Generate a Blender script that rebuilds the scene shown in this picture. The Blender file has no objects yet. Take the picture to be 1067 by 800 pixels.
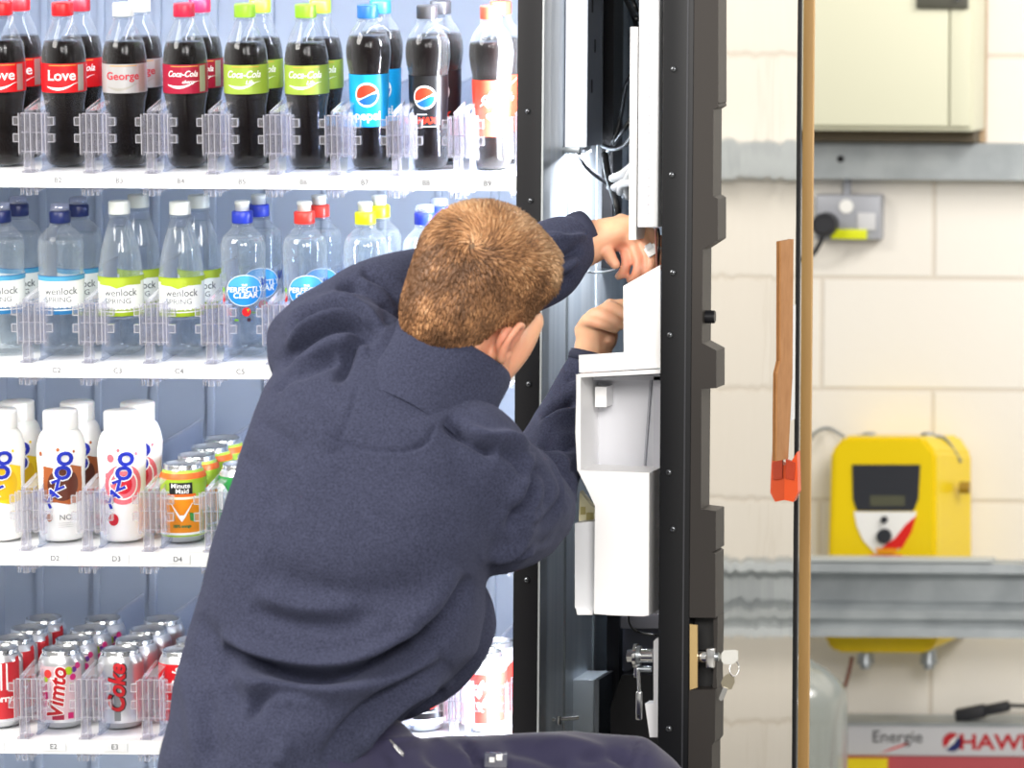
import bpy, bmesh, math, random
import numpy as np
from mathutils import Vector, Matrix, noise
random.seed(7)
S = bpy.context.scene
COL = S.collection
PI = math.pi
R_ = math.radians

# ------------------------------------------------------------------ camera model
FPX, PX, PY, ROLL = 5000.0, 1700.0, 20.0, R_(0.45)
CX, CY, CZ = 1.632, -7.04, 1.567
def ray(px, py):
    dx, dy = px-PX, py-PY
    c, s = math.cos(ROLL), math.sin(ROLL)
    return (dx*c+dy*s)/FPX, -(-dx*s+dy*c)/FPX
def at(px, py, Y):
    """the place in the room at depth Y that the photo shows at (px, py)"""
    a, b = ray(px, py); Z = Y-CY
    return Vector((CX+a*Z, Y, CZ+b*Z))

# ------------------------------------------------------------------ materials
def lin(c):
    if isinstance(c, str):
        c = c.lstrip('#'); c = [int(c[i:i+2], 16)/255 for i in (0, 2, 4)]
    return [(x/12.92 if x <= .04045 else ((x+.055)/1.055)**2.4) for x in c]+[1]
MATS = {}
def mat(name, col, rough=.5, metal=0, spec=.5, emis=None, estr=0, coat=0, bump=None, var=None, sheen=0, alpha=None, sss=0):
    if name in MATS: return MATS[name]
    m = bpy.data.materials.new(name); m.use_nodes = True
    nt = m.node_tree; b = nt.nodes['Principled BSDF']
    b.inputs['Base Color'].default_value = lin(col)
    b.inputs['Roughness'].default_value = rough
    b.inputs['Metallic'].default_value = metal
    b.inputs['Specular IOR Level'].default_value = spec
    b.inputs['Coat Weight'].default_value = coat
    b.inputs['Sheen Weight'].default_value = sheen
    if sss:
        b.inputs['Subsurface Weight'].default_value = sss
        b.inputs['Subsurface Radius'].default_value = (.012, .005, .003)
        b.inputs['Subsurface Scale'].default_value = 1
    if emis:
        b.inputs['Emission Color'].default_value = lin(emis); b.inputs['Emission Strength'].default_value = estr
    tc = nt.nodes.new('ShaderNodeTexCoord')
    if var:   # (second colour, scale, detail)
        n = nt.nodes.new('ShaderNodeTexNoise'); n.inputs['Scale'].default_value = var[1]
        n.inputs['Detail'].default_value = 4
        r = nt.nodes.new('ShaderNodeValToRGB')
        r.color_ramp.elements[0].position = .35; r.color_ramp.elements[1].position = .65
        r.color_ramp.elements[0].color = lin(col); r.color_ramp.elements[1].color = lin(var[0])
        mp = nt.nodes.new('ShaderNodeMapping'); nt.links.new(tc.outputs['Object'], mp.inputs[0])
        if len(var) > 2: mp.inputs['Scale'].default_value = var[2]
        nt.links.new(mp.outputs[0], n.inputs['Vector'])
        nt.links.new(n.outputs['Fac'], r.inputs[0]); nt.links.new(r.outputs[0], b.inputs['Base Color'])
    if bump:  # (scale, strength, distance[, stretch])
        n = nt.nodes.new('ShaderNodeTexNoise'); n.inputs['Scale'].default_value = bump[0]; n.inputs['Detail'].default_value = 3
        mp = nt.nodes.new('ShaderNodeMapping'); nt.links.new(tc.outputs['Object'], mp.inputs[0])
        if len(bump) > 3: mp.inputs['Scale'].default_value = bump[3]
        nt.links.new(mp.outputs[0], n.inputs['Vector'])
        bp = nt.nodes.new('ShaderNodeBump'); bp.inputs['Strength'].default_value = bump[1]; bp.inputs['Distance'].default_value = bump[2]
        nt.links.new(n.outputs['Fac'], bp.inputs['Height']); nt.links.new(bp.outputs[0], b.inputs['Normal'])
    MATS[name] = m
    return m
def clear(name, tint='#f4f6fb', body='#ffffff', base=.10, edge=.75, rough=.06, blend=.35):
    """clear plastic: light passes straight through, edges turn milky and glossy"""
    if name in MATS: return MATS[name]
    m = bpy.data.materials.new(name); m.use_nodes = True
    nt = m.node_tree; b = nt.nodes['Principled BSDF']; out = nt.nodes['Material Output']
    b.inputs['Base Color'].default_value = lin(body); b.inputs['Roughness'].default_value = rough
    b.inputs['Specular IOR Level'].default_value = .8
    t = nt.nodes.new('ShaderNodeBsdfTransparent'); t.inputs[0].default_value = lin(tint)
    lw = nt.nodes.new('ShaderNodeLayerWeight'); lw.inputs[0].default_value = blend
    mr = nt.nodes.new('ShaderNodeMapRange'); mr.inputs[3].default_value = base; mr.inputs[4].default_value = edge
    g = nt.nodes.new('ShaderNodeBsdfGlossy'); g.inputs['Roughness'].default_value = rough
    mx0 = nt.nodes.new('ShaderNodeMixShader'); mx0.inputs[0].default_value = .5
    nt.links.new(b.outputs[0], mx0.inputs[1]); nt.links.new(g.outputs[0], mx0.inputs[2])
    mx = nt.nodes.new('ShaderNodeMixShader')
    nt.links.new(lw.outputs['Facing'], mr.inputs[0]); nt.links.new(mr.outputs[0], mx.inputs[0])
    nt.links.new(t.outputs[0], mx.inputs[1]); nt.links.new(mx0.outputs[0], mx.inputs[2])
    nt.links.new(mx.outputs[0], out.inputs['Surface'])
    MATS[name] = m
    return m

WHITE = mat('white_plastic', '#f6f6f4', .35)
BLACK = mat('black_metal', '#131317', .45, spec=.28)
CHROME = mat('chrome', '#d8d8d8', .16, 1)
STEEL = mat('steel', '#aab0b4', .34, 1, bump=(40, .15, .002))
GALV = mat('galvanised', '#9fa6aa', .42, .25, var=('#b2b9bc', 14), bump=(60, .1, .001))
ACRYL = clear('acrylic', '#f6f6fa', '#f8f7fb', .09, .6, .07, .40)
EDGE = clear('acrylic_edge', '#ffffff', '#f7f6ff', .55, .9, .1, .4)
ACRYLW = clear('acrylic_wall', '#eef1f8', '#dfe6f2', .06, .55, .05, .3)
PET = clear('pet', '#f6f8fa', '#eef2f6', .006, .46, .05, .30)
DKTXT = mat('dark_print', '#2a2c30', .5)
WPRINT = mat('white_print', '#f7f7f4', .4)

# ------------------------------------------------------------------ mesh builder
class MB:
    def __init__(s): s.v = []; s.f = []; s.m = []; s.sm = []; s.mats = []
    def mi(s, m):
        if m not in s.mats: s.mats.append(m)
        return s.mats.index(m)
    def add(s, vs, fs, m, smooth=False, M=None):
        o = len(s.v); i = s.mi(m)
        for p in vs:
            p = Vector(p); s.v.append(M @ p if M is not None else p)
        for f in fs: s.f.append([o+k for k in f]); s.m.append(i); s.sm.append(smooth)
    def box(s, lo, hi, m, M=None, bev=0):
        x0, y0, z0 = lo; x1, y1, z1 = hi
        if bev:
            bm = bmesh.new(); bmesh.ops.create_cube(bm, size=1)
            for v in bm.verts: v.co = Vector(((x0+x1)/2+v.co.x*(x1-x0), (y0+y1)/2+v.co.y*(y1-y0), (z0+z1)/2+v.co.z*(z1-z0)))
            bmesh.ops.bevel(bm, geom=bm.edges[:], offset=bev, segments=2, profile=.6, affect='EDGES')
            s.bm(bm, m, M, smooth=True); return
        vs = [(x0,y0,z0),(x1,y0,z0),(x1,y1,z0),(x0,y1,z0),(x0,y0,z1),(x1,y0,z1),(x1,y1,z1),(x0,y1,z1)]
        s.add(vs, [(0,3,2,1),(4,5,6,7),(0,1,5,4),(1,2,6,5),(2,3,7,6),(3,0,4,7)], m, False, M)
    def bm(s, bm, m, M=None, smooth=False):
        bm.verts.ensure_lookup_table(); bm.verts.index_update()
        s.add([v.co.copy() for v in bm.verts], [[v.index for v in f.verts] for f in bm.faces], m, smooth, M); bm.free()
    def lathe(s, prof, m, seg=36, M=None, mod=None, caps=True, a0=0, a1=2*PI):
        full = abs(a1-a0-2*PI) < 1e-6
        n = seg if full else seg+1
        vs = []; fs = []
        for r, z in prof:
            for k in range(n):
                a = a0+(a1-a0)*k/seg
                rr = r*(mod(a, z) if mod else 1)
                vs.append((rr*math.sin(a), -rr*math.cos(a), z))
        for j in range(len(prof)-1):
            for k in range(seg):
                k2 = (k+1) % n if full else k+1
                fs.append((j*n+k, j*n+k2, (j+1)*n+k2, (j+1)*n+k))
        if full and caps:
            fs.append(tuple(range(n-1, -1, -1))); fs.append(tuple((len(prof)-1)*n+k for k in range(n)))
        s.add(vs, fs, m, True, M)
    def cyl(s, p0, p1, r, m, seg=16, r1=None, smooth=True):
        p0 = Vector(p0); p1 = Vector(p1); d = p1-p0
        q = d.to_track_quat('Z', 'Y').to_matrix().to_4x4()
        r1 = r if r1 is None else r1; L = d.length
        vs = []
        for rr, z in ((r, 0), (r1, L)):
            for k in range(seg): vs.append((rr*math.cos(2*PI*k/seg), rr*math.sin(2*PI*k/seg), z))
        M = Matrix.Translation(p0) @ q
        s.add(vs, [(k, (k+1) % seg, seg+(k+1) % seg, seg+k) for k in range(seg)], m, smooth, M)
        s.add(vs, [tuple(range(seg-1, -1, -1)), tuple(range(seg, 2*seg))], m, False, M)
    def tube(s, pts, r, m, seg=8, sub=6):
        pts = catmull([Vector(p) for p in pts], sub)
        rings = []
        up = Vector((0, 0, 1))
        for i, p in enumerate(pts):
            t = (pts[min(i+1, len(pts)-1)]-pts[max(i-1, 0)]).normalized()
            n = t.cross(up)
            if n.length < .1: n = t.cross(Vector((0, 1, 0)))
            n.normalize(); b = t.cross(n)
            rings.append([p+r*(math.cos(2*PI*k/seg)*n+math.sin(2*PI*k/seg)*b) for k in range(seg)])
        vs = [q for r_ in rings for q in r_]; fs = []
        for j in range(len(rings)-1):
            for k in range(seg): fs.append((j*seg+k, j*seg+(k+1) % seg, (j+1)*seg+(k+1) % seg, (j+1)*seg+k))
        fs.append(tuple(range(seg-1, -1, -1))); fs.append(tuple((len(rings)-1)*seg+k for k in range(seg)))
        s.add(vs, fs, m, True)
    def prism(s, poly, y0, y1, m, M=None, axis='y', smooth=False):
        """poly of (a, b) pairs extruded: axis y -> (a, y, b); axis x -> (x, a, b); axis z -> (a, b, z)"""
        n = len(poly)
        def P(a, b, t): return {'y': (a, t, b), 'x': (t, a, b), 'z': (a, b, t)}[axis]
        vs = [P(a, b, y0) for a, b in poly]+[P(a, b, y1) for a, b in poly]
        s.add(vs, [tuple(range(n)), tuple(range(2*n-1, n-1, -1))], m, False, M)
        s.add(vs, [(k, n+k, n+(k+1) % n, (k+1) % n) for k in range(n)], m, smooth, M)
    def ellipsoid(s, c, r, m, M=None, seg=20, rings=12):
        vs = []; fs = []
        for j in range(1, rings):
            t = PI*j/rings
            for k in range(seg):
                a = 2*PI*k/seg
                vs.append((c[0]+r[0]*math.sin(t)*math.cos(a), c[1]+r[1]*math.sin(t)*math.sin(a), c[2]+r[2]*math.cos(t)))
        for j in range(rings-2):
            for k in range(seg): fs.append((j*seg+k, (j+1)*seg+k, (j+1)*seg+(k+1) % seg, j*seg+(k+1) % seg))
        n = len(vs); vs += [(c[0], c[1], c[2]+r[2]), (c[0], c[1], c[2]-r[2])]
        for k in range(seg):
            fs.append((n, k, (k+1) % seg)); fs.append((n+1, (rings-2)*seg+(k+1) % seg, (rings-2)*seg+k))
        s.add(vs, fs, m, True, M)
    def build(s, name, parent=None, fix=True, label=None):
        me = bpy.data.meshes.new(name); me.from_pydata([tuple(v) for v in s.v], [], s.f)
        for m in s.mats: me.materials.append(m)
        for p, i, sm in zip(me.polygons, s.m, s.sm): p.material_index = i; p.use_smooth = sm
        if fix:
            bm = bmesh.new(); bm.from_mesh(me); bmesh.ops.recalc_face_normals(bm, faces=bm.faces); bm.to_mesh(me); bm.free()
        me.update()
        o = bpy.data.objects.new(name, me); COL.objects.link(o)
        if parent is not None: o.parent = parent
        if label: o['label'] = label
        return o
def catmull(p, sub):
    if len(p) < 3: return p
    q = [p[0]*2-p[1]]+p+[p[-1]*2-p[-2]]; out = []
    for i in range(1, len(q)-2):
        for k in range(sub):
            t = k/sub
            a, b, c, d = q[i-1], q[i], q[i+1], q[i+2]
            out.append(.5*((2*b)+(c-a)*t+(2*a-5*b+4*c-d)*t*t+(3*b-a-3*c+d)*t**3))
    out.append(p[-1]); return out
def tag(o, label, cat, group=None, kind=None):
    o['label'] = label; o['category'] = cat
    if group: o['group'] = group
    if kind: o['kind'] = kind
    return o
def thing(name, loc, label, cat, group=None, rot=None):
    o = bpy.data.objects.new(name, None); COL.objects.link(o); o.empty_display_size = .05
    o.location = loc
    if rot: o.rotation_euler = rot
    return tag(o, label, cat, group)
def struct(o): o['kind'] = 'structure'; return o
def dup(root, loc, rot, label, group=None, swap=None):
    r = root.copy(); COL.objects.link(r); r.location = loc; r.rotation_euler = rot
    r['label'] = label
    if group: r['group'] = group
    for ch in root.children:
        c = ch.copy(); COL.objects.link(c); c.parent = r
        for g in ch.children:
            d = g.copy(); COL.objects.link(d); d.parent = c
    return r

# ------------------------------------------------------------------ lettering as thin mesh
_tc = {}
def text2d(txt, size=1, bold=0, shear=0, sx=1):
    """triangulated flat letters centred on the origin: verts (x, y), tris"""
    k = (txt, bold, shear)
    if k not in _tc:
        cu = bpy.data.curves.new('lettering', 'FONT'); cu.body = txt; cu.size = 1
        cu.align_x = 'CENTER'; cu.align_y = 'CENTER'; cu.offset = bold; cu.shear = shear; cu.resolution_u = 3
        o = bpy.data.objects.new('lettering', cu); COL.objects.link(o)
        dg = bpy.context.evaluated_depsgraph_get(); dg.update()
        me = o.evaluated_get(dg).to_mesh()
        bm = bmesh.new(); bm.from_mesh(me); bmesh.ops.triangulate(bm, faces=bm.faces)
        for _ in range(2):
            es = [e for e in bm.edges if e.calc_length() > .28]
            if es: bmesh.ops.subdivide_edges(bm, edges=es, cuts=1); bmesh.ops.triangulate(bm, faces=bm.faces)
        bm.verts.index_update()
        _tc[k] = ([(v.co.x, v.co.y) for v in bm.verts], [[v.index for v in f.verts] for f in bm.faces])
        bm.free(); COL.objects.unlink(o); bpy.data.objects.remove(o); bpy.data.curves.remove(cu)
    V, F = _tc[k]
    return [(x*size*sx, y*size) for x, y in V], F
def poly2d(pts, step=.006):
    bm = bmesh.new(); f = bm.faces.new([bm.verts.new((x, y, 0)) for x, y in pts])
    bmesh.ops.triangulate(bm, faces=[f])
    for _ in range(3):
        es = [e for e in bm.edges if e.calc_length() > step]
        if es: bmesh.ops.subdivide_edges(bm, edges=es, cuts=1); bmesh.ops.triangulate(bm, faces=bm.faces)
    bm.verts.index_update()
    r = [(v.co.x, v.co.y) for v in bm.verts], [[v.index for v in f.verts] for f in bm.faces]
    bm.free(); return r
def disc2d(cx, cy, rx, ry=None, n=24, a0=0, a1=2*PI):
    ry = ry or rx
    return poly2d([(cx+rx*math.cos(a0+(a1-a0)*k/n), cy+ry*math.sin(a0+(a1-a0)*k/n)) for k in range(n)])
def rect2d(x0, y0, x1, y1):
    nx = max(1, int((x1-x0)/.004)); vs = []; fs = []
    ny = max(1, int((y1-y0)/.006))
    for j in range(ny+1):
        for i in range(nx+1): vs.append((x0+(x1-x0)*i/nx, y0+(y1-y0)*j/ny))
    for j in range(ny):
        for i in range(nx):
            a = j*(nx+1)+i; fs.append((a, a+1, a+nx+2, a+nx+1))
    return vs, fs
def xf(shape, rot=0, dx=0, dy=0):
    c, s = math.cos(rot), math.sin(rot)
    return [(x*c-y*s+dx, x*s+y*c+dy) for x, y in shape[0]], shape[1]
def wrap(mb, shape, m, rf, zc=0, th=0, off=.0005):
    """lay flat artwork round a body of revolution, rf(z) = radius"""
    r0 = rf(zc); vs = []
    for x, y in shape[0]:
        z = zc+y; a = th+x/r0; r = rf(z)+off
        vs.append((r*math.sin(a), -r*math.cos(a), z))
    mb.add(vs, shape[1], m, True)
def flat(mb, shape, m, o, ax=(1, 0, 0), ay=(0, 0, 1)):
    o = Vector(o); ax = Vector(ax); ay = Vector(ay)
    mb.add([o+ax*x+ay*y for x, y in shape[0]], shape[1], m)
def prof_fn(prof):
    zs = [p[1] for p in prof]; rs = [p[0] for p in prof]
    return lambda z: float(np.interp(z, zs, rs))
def smooth_prof(p, sub=4):
    return [(max(v.x, .0005), v.y) for v in catmull([Vector((a, b, 0)) for a, b in p], sub)]

# ------------------------------------------------------------------ camera, world, render look
cam = bpy.data.cameras.new('camera'); co = bpy.data.objects.new('camera', cam); COL.objects.link(co)
co.location = (CX, CY, CZ)
co.rotation_euler = (Matrix.Rotation(R_(90), 3, 'X') @ Matrix.Rotation(ROLL, 3, 'Z')).to_euler()
cam.sensor_width = 36; cam.sensor_fit = 'HORIZONTAL'; cam.lens = FPX/1067*36
cam.shift_x = -(PX-533.5)/1067; cam.shift_y = -(400-PY)/1067
cam.clip_start = .1; cam.clip_end = 60
cam.dof.use_dof = True; cam.dof.focus_distance = 6.75; cam.dof.aperture_fstop = 7.0
S.camera = co
w = bpy.data.worlds.new('world'); S.world = w; w.use_nodes = True
w.node_tree.nodes['Background'].inputs[0].default_value = lin('#fdfbf6'); w.node_tree.nodes['Background'].inputs[1].default_value = .52
S.view_settings.view_transform = 'Standard'; S.view_settings.look = 'None'
S.view_settings.exposure = 0; S.view_settings.gamma = 1; S.view_settings.use_curve_mapping = False
S.cycles.transparent_max_bounces = 40; S.cycles.max_bounces = 8
def area(name, loc, target, size, power, col='#ffffff', sy=None):
    l = bpy.data.lights.new(name, 'AREA'); l.shape = 'RECTANGLE'; l.size = size; l.size_y = sy or size; l.energy = power
    l.color = lin(col)[:3]
    o = bpy.data.objects.new(name, l); COL.objects.link(o); o.location = loc
    o.rotation_euler = (Vector(target)-Vector(loc)).to_track_quat('-Z', 'Y').to_euler()
    return o
# ================================================================== THE ROOM
WY = 2.66
zm = at(950, 290, WY).z
# wall: painted blockwork
m = bpy.data.materials.new('painted_blockwork'); m.use_nodes = True
nt = m.node_tree; b = nt.nodes['Principled BSDF']; b.inputs['Roughness'].default_value = .42
tc = nt.nodes.new('ShaderNodeTexCoord'); sp = nt.nodes.new('ShaderNodeSeparateXYZ'); cb = nt.nodes.new('ShaderNodeCombineXYZ')
nt.links.new(tc.outputs['Object'], sp.inputs[0]); nt.links.new(sp.outputs[0], cb.inputs[0]); nt.links.new(sp.outputs[2], cb.inputs[1])
br = nt.nodes.new('ShaderNodeTexBrick'); nt.links.new(cb.outputs[0], br.inputs['Vector'])
br.inputs['Scale'].default_value = 1; br.inputs['Brick Width'].default_value = .45; br.inputs['Row Height'].default_value = .225
br.inputs['Mortar Size'].default_value = .006; br.inputs['Mortar Smooth'].default_value = .6
br.inputs['Color1'].default_value = lin('#f3efe7'); br.inputs['Color2'].default_value = lin('#f1ece3'); br.inputs['Mortar'].default_value = lin('#e2dacd')
nt.links.new(br.outputs['Color'], b.inputs['Base Color'])
bp = nt.nodes.new('ShaderNodeBump'); bp.invert = True; bp.inputs['Strength'].default_value = .5; bp.inputs['Distance'].default_value = .004
nt.links.new(br.outputs['Fac'], bp.inputs['Height'])
nz = nt.nodes.new('ShaderNodeTexNoise'); nz.inputs['Scale'].default_value = 35; nt.links.new(tc.outputs['Object'], nz.inputs['Vector'])
bp2 = nt.nodes.new('ShaderNodeBump'); bp2.inputs['Strength'].default_value = .2; bp2.inputs['Distance'].default_value = .003
nt.links.new(nz.outputs['Fac'], bp2.inputs['Height']); nt.links.new(bp.outputs[0], bp2.inputs['Normal']); nt.links.new(bp2.outputs[0], b.inputs['Normal'])
BLOCK = m
q = MB(); q.box((-3.5, 0, -zm), (4.5, .15, 3.2-zm), BLOCK); o = q.build('wall_back'); o.location = (0, WY, zm); struct(o)
FLOORM = mat('painted_concrete', '#8d8c88', .45, var=('#9c9a94', 3), bump=(50, .1, .002))
q = MB(); q.box((-3.5, -8.2, -.1), (4.5, WY, 0), FLOORM); struct(q.build('floor'))

def wbox(q, x0, y0, x1, y1, Ya, Yb, m, bev=0):
    """box whose near face (depth Ya) covers that rectangle of the photo"""
    a = at(x0, y1, Ya); b = at(x1, y0, Ya)
    q.box((a.x, Ya, a.z), (b.x, Yb, b.z), m, bev=bev)

# upper trunking rail
q = MB()
a = at(845, 186, WY-.07); b2 = at(845, 148, WY-.07); h = b2.z-a.z
q.prism([(0, 0), (0, h), (.068, h), (.068, h-.004), (.006, h-.004), (.006, .004), (.068, .004), (.068, 0)], -.75, 1.9, GALV, axis='x')
q.cyl((at(876, 165, WY-.07).x, -.003, h*.55), (at(876, 165, WY-.07).x, .002, h*.55), .007, BLACK, 10)
o = q.build('cable_trunking'); o.location = (0, WY-.07, at(950, 187, WY-.07).z)
tag(o, 'galvanised steel trunking running along the wall under the cream cabinet', 'trunking')

# cream steel wall cabinet
CREAMM = mat('cream_paint', '#dcdcc4', .38)
TAN = mat('tan_edge', '#c49c60', .5, var=('#b88f54', 30, (1, 1, .1)))
t = thing('wall_cabinet', at(930, 140, WY-.10), 'cream steel wall cabinet with dark latch, above the trunking', 'cabinet')
L0 = t.location
def rel(q, o, name, parent, label=None):
    ob = q.build(name, parent, label=label); ob.location = -Vector(o); return ob
q = MB(); a = at(845, 136, WY-.22); b2 = at(1014, -20, WY-.22)
q.box((a.x-.25, WY-.20, a.z), (b2.x, WY-.035, b2.z+.45), CREAMM, bev=.004); rel(q, L0, 'body', t)
q = MB(); s0 = at(989, 0, WY-.22).x
q.box((a.x-.24, WY-.214, a.z+.01), (s0-.0015, WY-.2005, b2.z+.44), CREAMM, bev=.003)
rel(q, L0, 'door', t)
q = MB(); q.box((s0+.0015, WY-.214, a.z+.01), (b2.x-.004, WY-.2005, b2.z+.44), CREAMM, bev=.003); rel(q, L0, 'side_strip', t)
q = MB(); a3 = at(955, 9, WY-.22); b3 = at(1009, -14, WY-.22); q.box((a3.x, WY-.225, a3.z), (b3.x, WY-.2145, b3.z), mat('latch_dark', '#4c4c42', .4), bev=.003)
q.cyl((b3.x-.02, WY-.235, (a3.z+b3.z)/2), (b3.x-.02, WY-.226, (a3.z+b3.z)/2), .007, CHROME)
rel(q, L0, 'latch', t, 'dark olive latch plate')
BRD = mat('mount_board', '#b59a78', .6, var=('#c4ab8b', 20, (1, 1, .1)))
q = MB(); a = at(845, 147, WY-.035); b2 = at(1027, -20, WY-.035)
q.box((a.x-.27, WY-.034, a.z+.0), (b2.x, WY-.002, b2.z+.47), BRD); rel(q, L0, 'mounting_board', t, 'tan timber mounting board')
q = MB(); a = at(845, 147, WY-.12); b2 = at(1015, 136, WY-.12); q.box((a.x-.22, WY-.12, a.z), (b2.x, WY-.036, b2.z), mat('shadow_brown', '#5b5140', .6)); rel(q, L0, 'shadow_strip', t, 'dark brown strip standing in for the shadow under the cabinet')  # dark box stands in for the shadow beneath the cabinet

# socket box with plug
t = thing('socket_box', at(883, 248, WY-.05), 'grey metal socket box on the wall below the trunking', 'socket'); L0 = t.location
SBX = mat('socket_grey', '#a9acb4', .4, .2)
q = MB(); wbox(q, 849, 203, 918, 250, WY-.05, WY-.001, SBX, .005); rel(q, L0, 'housing', t)
q = MB(); wbox(q, 879, 186, 886, 203, WY-.03, WY-.015, SBX); rel(q, L0, 'conduit', t)
q = MB(); p = at(882, 215, WY-.051); q.cyl(p+Vector((0, -.004, 0)), p, .014, WPRINT, 24); rel(q, L0, 'push_button', t, 'round white button')
q = MB(); wbox(q, 893, 222, 912, 240, WY-.054, WY-.049, mat('socket_plate', '#d4d5d8', .4), .002); rel(q, L0, 'switch_plate', t)
q = MB(); wbox(q, 866, 239, 903, 249, WY-.056, WY-.049, mat('lime_tape', '#dfe60f', .5), .001); rel(q, L0, 'indicator_strip', t, 'bright yellow strip')
q = MB(); p = at(860, 234, WY-.0745)
q.cyl(p+Vector((0, -.02, 0)), p+Vector((0, .024, 0)), .024, mat('rubber', '#25262c', .5), 24)
q.cyl(p+Vector((0, -.026, 0)), p+Vector((0, -.02, 0)), .016, MATS['rubber'], 24, .02)
q.tube([p+Vector((-.004, 0, -.015)), p+Vector((-.012, 0, -.04)), p+Vector((-.035, .02, -.065)), p+Vector((-.08, .06, -.07)), p+Vector((-.2, .065, -.03))], .005, MATS['rubber'])
tag(q.build('power_plug'), 'round black plug with trailing lead in the left of the socket box', 'plug')

# battery charger
t = thing('battery_charger', at(934, 680, WY-.02), 'yellow battery charger with dark display on the wall behind the barrier rail', 'charger'); L0 = t.location
YEL = mat('yellow_case', '#f2d20a', .32, spec=.5); YEL2 = MATS['yellow_case']
F0 = WY-.20
A = at(863, 678, F0); B = at(977, 456, F0); Cc = at(1008, 660, WY-.02).x
bm = bmesh.new()
x0, x1, z0, z1 = A.x, B.x, A.z, B.z; xb = x1+.045
fr = [(x0-.004, z0+.015), (x0+.018, z0-.003), (x1-.02, z0-.003), (x1, z0+.015), (x1-.004, z1-.03), (x1-.03, z1), (x0+.03, z1), (x0+.004, z1-.03)]
bk = [(x0-.012, z0+.02), (x0+.01, z0+.006), (xb-.02, z0+.006), (xb, z0+.02), (xb-.004, z1-.05), (xb-.03, z1-.012), (x0+.02, z1-.012), (x0, z1-.05)]
V1 = [bm.verts.new((x, F0, z)) for x, z in fr]; V2 = [bm.verts.new((x, F0+.035, z)) for x, z in [(xx+(-.006 if xx < (x0+x1)/2 else .008), zz+(.0 if zz < 1 else -.004)) for xx, zz in fr]]
V3 = [bm.verts.new((x, WY-.004, z)) for x, z in bk]
bm.faces.new(V1[::-1]); bm.faces.new(V3)
for Q, W in ((V1, V2), (V2, V3)):
    for k in range(8): bm.faces.new((Q[k], Q[(k+1) % 8], W[(k+1) % 8], W[k]))
bmesh.ops.recalc_face_normals(bm, faces=bm.faces)
bmesh.ops.bevel(bm, geom=bm.edges[:], offset=.006, segments=2, affect='EDGES')
q = MB(); q.bm(bm, YEL, smooth=False); rel(q, L0, 'case', t)
def F(px, py): p = at(px, py, F0-.001); return (p.x, p.z)
q = MB(); PAN = mat('charger_panel', '#34363c', .3)
q.prism([F(888, 484), F(959, 484), F(957, 520), F(952, 532), F(893, 532), F(889, 520)], F0-.003, F0+.002, PAN)
q.prism([F(907, 516), F(943, 516), F(943, 527), F(907, 527)], F0-.0045, F0-.0028, mat('lcd', '#5b5c4c', .2))
q.prism([F(890, 533), F(955, 533), F(950, 552), F(940, 570), F(930, 576), F(912, 576), F(899, 562), F(893, 548)], F0-.003, F0+.002, WPRINT)
q.prism([F(955, 537), F(950, 554), F(940, 571), F(918, 571), F(933, 560), F(944, 546)], F0-.0042, F0-.0025, mat('red_print', '#e21a12', .4))
q.prism([F(912, 571), F(936, 571), F(933, 576), F(915, 576)], F0-.0046, F0-.0025, mat('orange_print', '#ee9a12', .4))
q.prism([F(906, 578), F(940, 578), F(936, 585), F(912, 585)], F0-.003, F0+.002, MATS['red_print'])
for (cx, cy, r) in ((922, 541, .007), (922, 558, .015)):
    p = at(cx, cy, F0); q.cyl(p+Vector((0, -.012, 0)), p, r, PAN, 20)
rel(q, L0, 'control_panel', t, 'dark display panel with red and white swoosh')
for cx in (905, 966):
    q = MB(); p = at(cx, 457, F0+.08)
    q.box((p.x-.012, p.y-.01, p.z-.01), (p.x+.012, p.y+.02, p.z+.012), STEEL, bev=.003)
    q.tube([p+Vector((-.012, 0, .005)), p+Vector((-.03, .02, -.0)), p+Vector((-.05, .05, -.03))] if cx < 940 else [p+Vector((.012, 0, .005)), p+Vector((.035, .02, -.004)), p+Vector((.06, .05, -.05))], .004, STEEL)
    rel(q, L0, 'mounting_lug', t, 'steel lug')
for cx in (902, 968):
    q = MB(); p = at(cx, 686, F0+.06); q.cyl(p+Vector((0, 0, -.01)), p+Vector((0, 0, .02)), .018, STEEL, 16, .014); q.cyl(p+Vector((0, 0, -.02)), p+Vector((0, 0, -.01)), .011, STEEL, 12)
    rel(q, L0, 'cable_gland', t, 'metal cable gland')
q = MB(); p = at(1004, 508, F0+.1); q.cyl(p+Vector((-.008, 0, 0)), p+Vector((.012, 0, 0)), .012, mat('brown_knob', '#9b7a14', .5)); rel(q, L0, 'side_knob', t, 'small brown knob')
q = MB(); q.tube([at(838, 470, WY-.02), at(848, 452, WY-.02), at(862, 446, WY-.02), at(875, 452, WY-.05), at(884, 460, WY-.08)], .0035, STEEL)
tag(q.build('cable'), 'thin grey cable looping to the left of the yellow charger', 'cable')
q = MB(); q.tube([at(888, 684, F0+.05), at(884, 702, F0+.045), at(880, 716, F0+.03), at(872, 745, F0+.02), at(866, 800, F0+.02), Vector((at(864, 800, F0).x, F0+.02, .004))], .004, mat('red_lead', '#7e4a3a', .5))
tag(q.build('cable'), 'reddish lead hanging from the underside of the yellow charger', 'cable')

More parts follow.
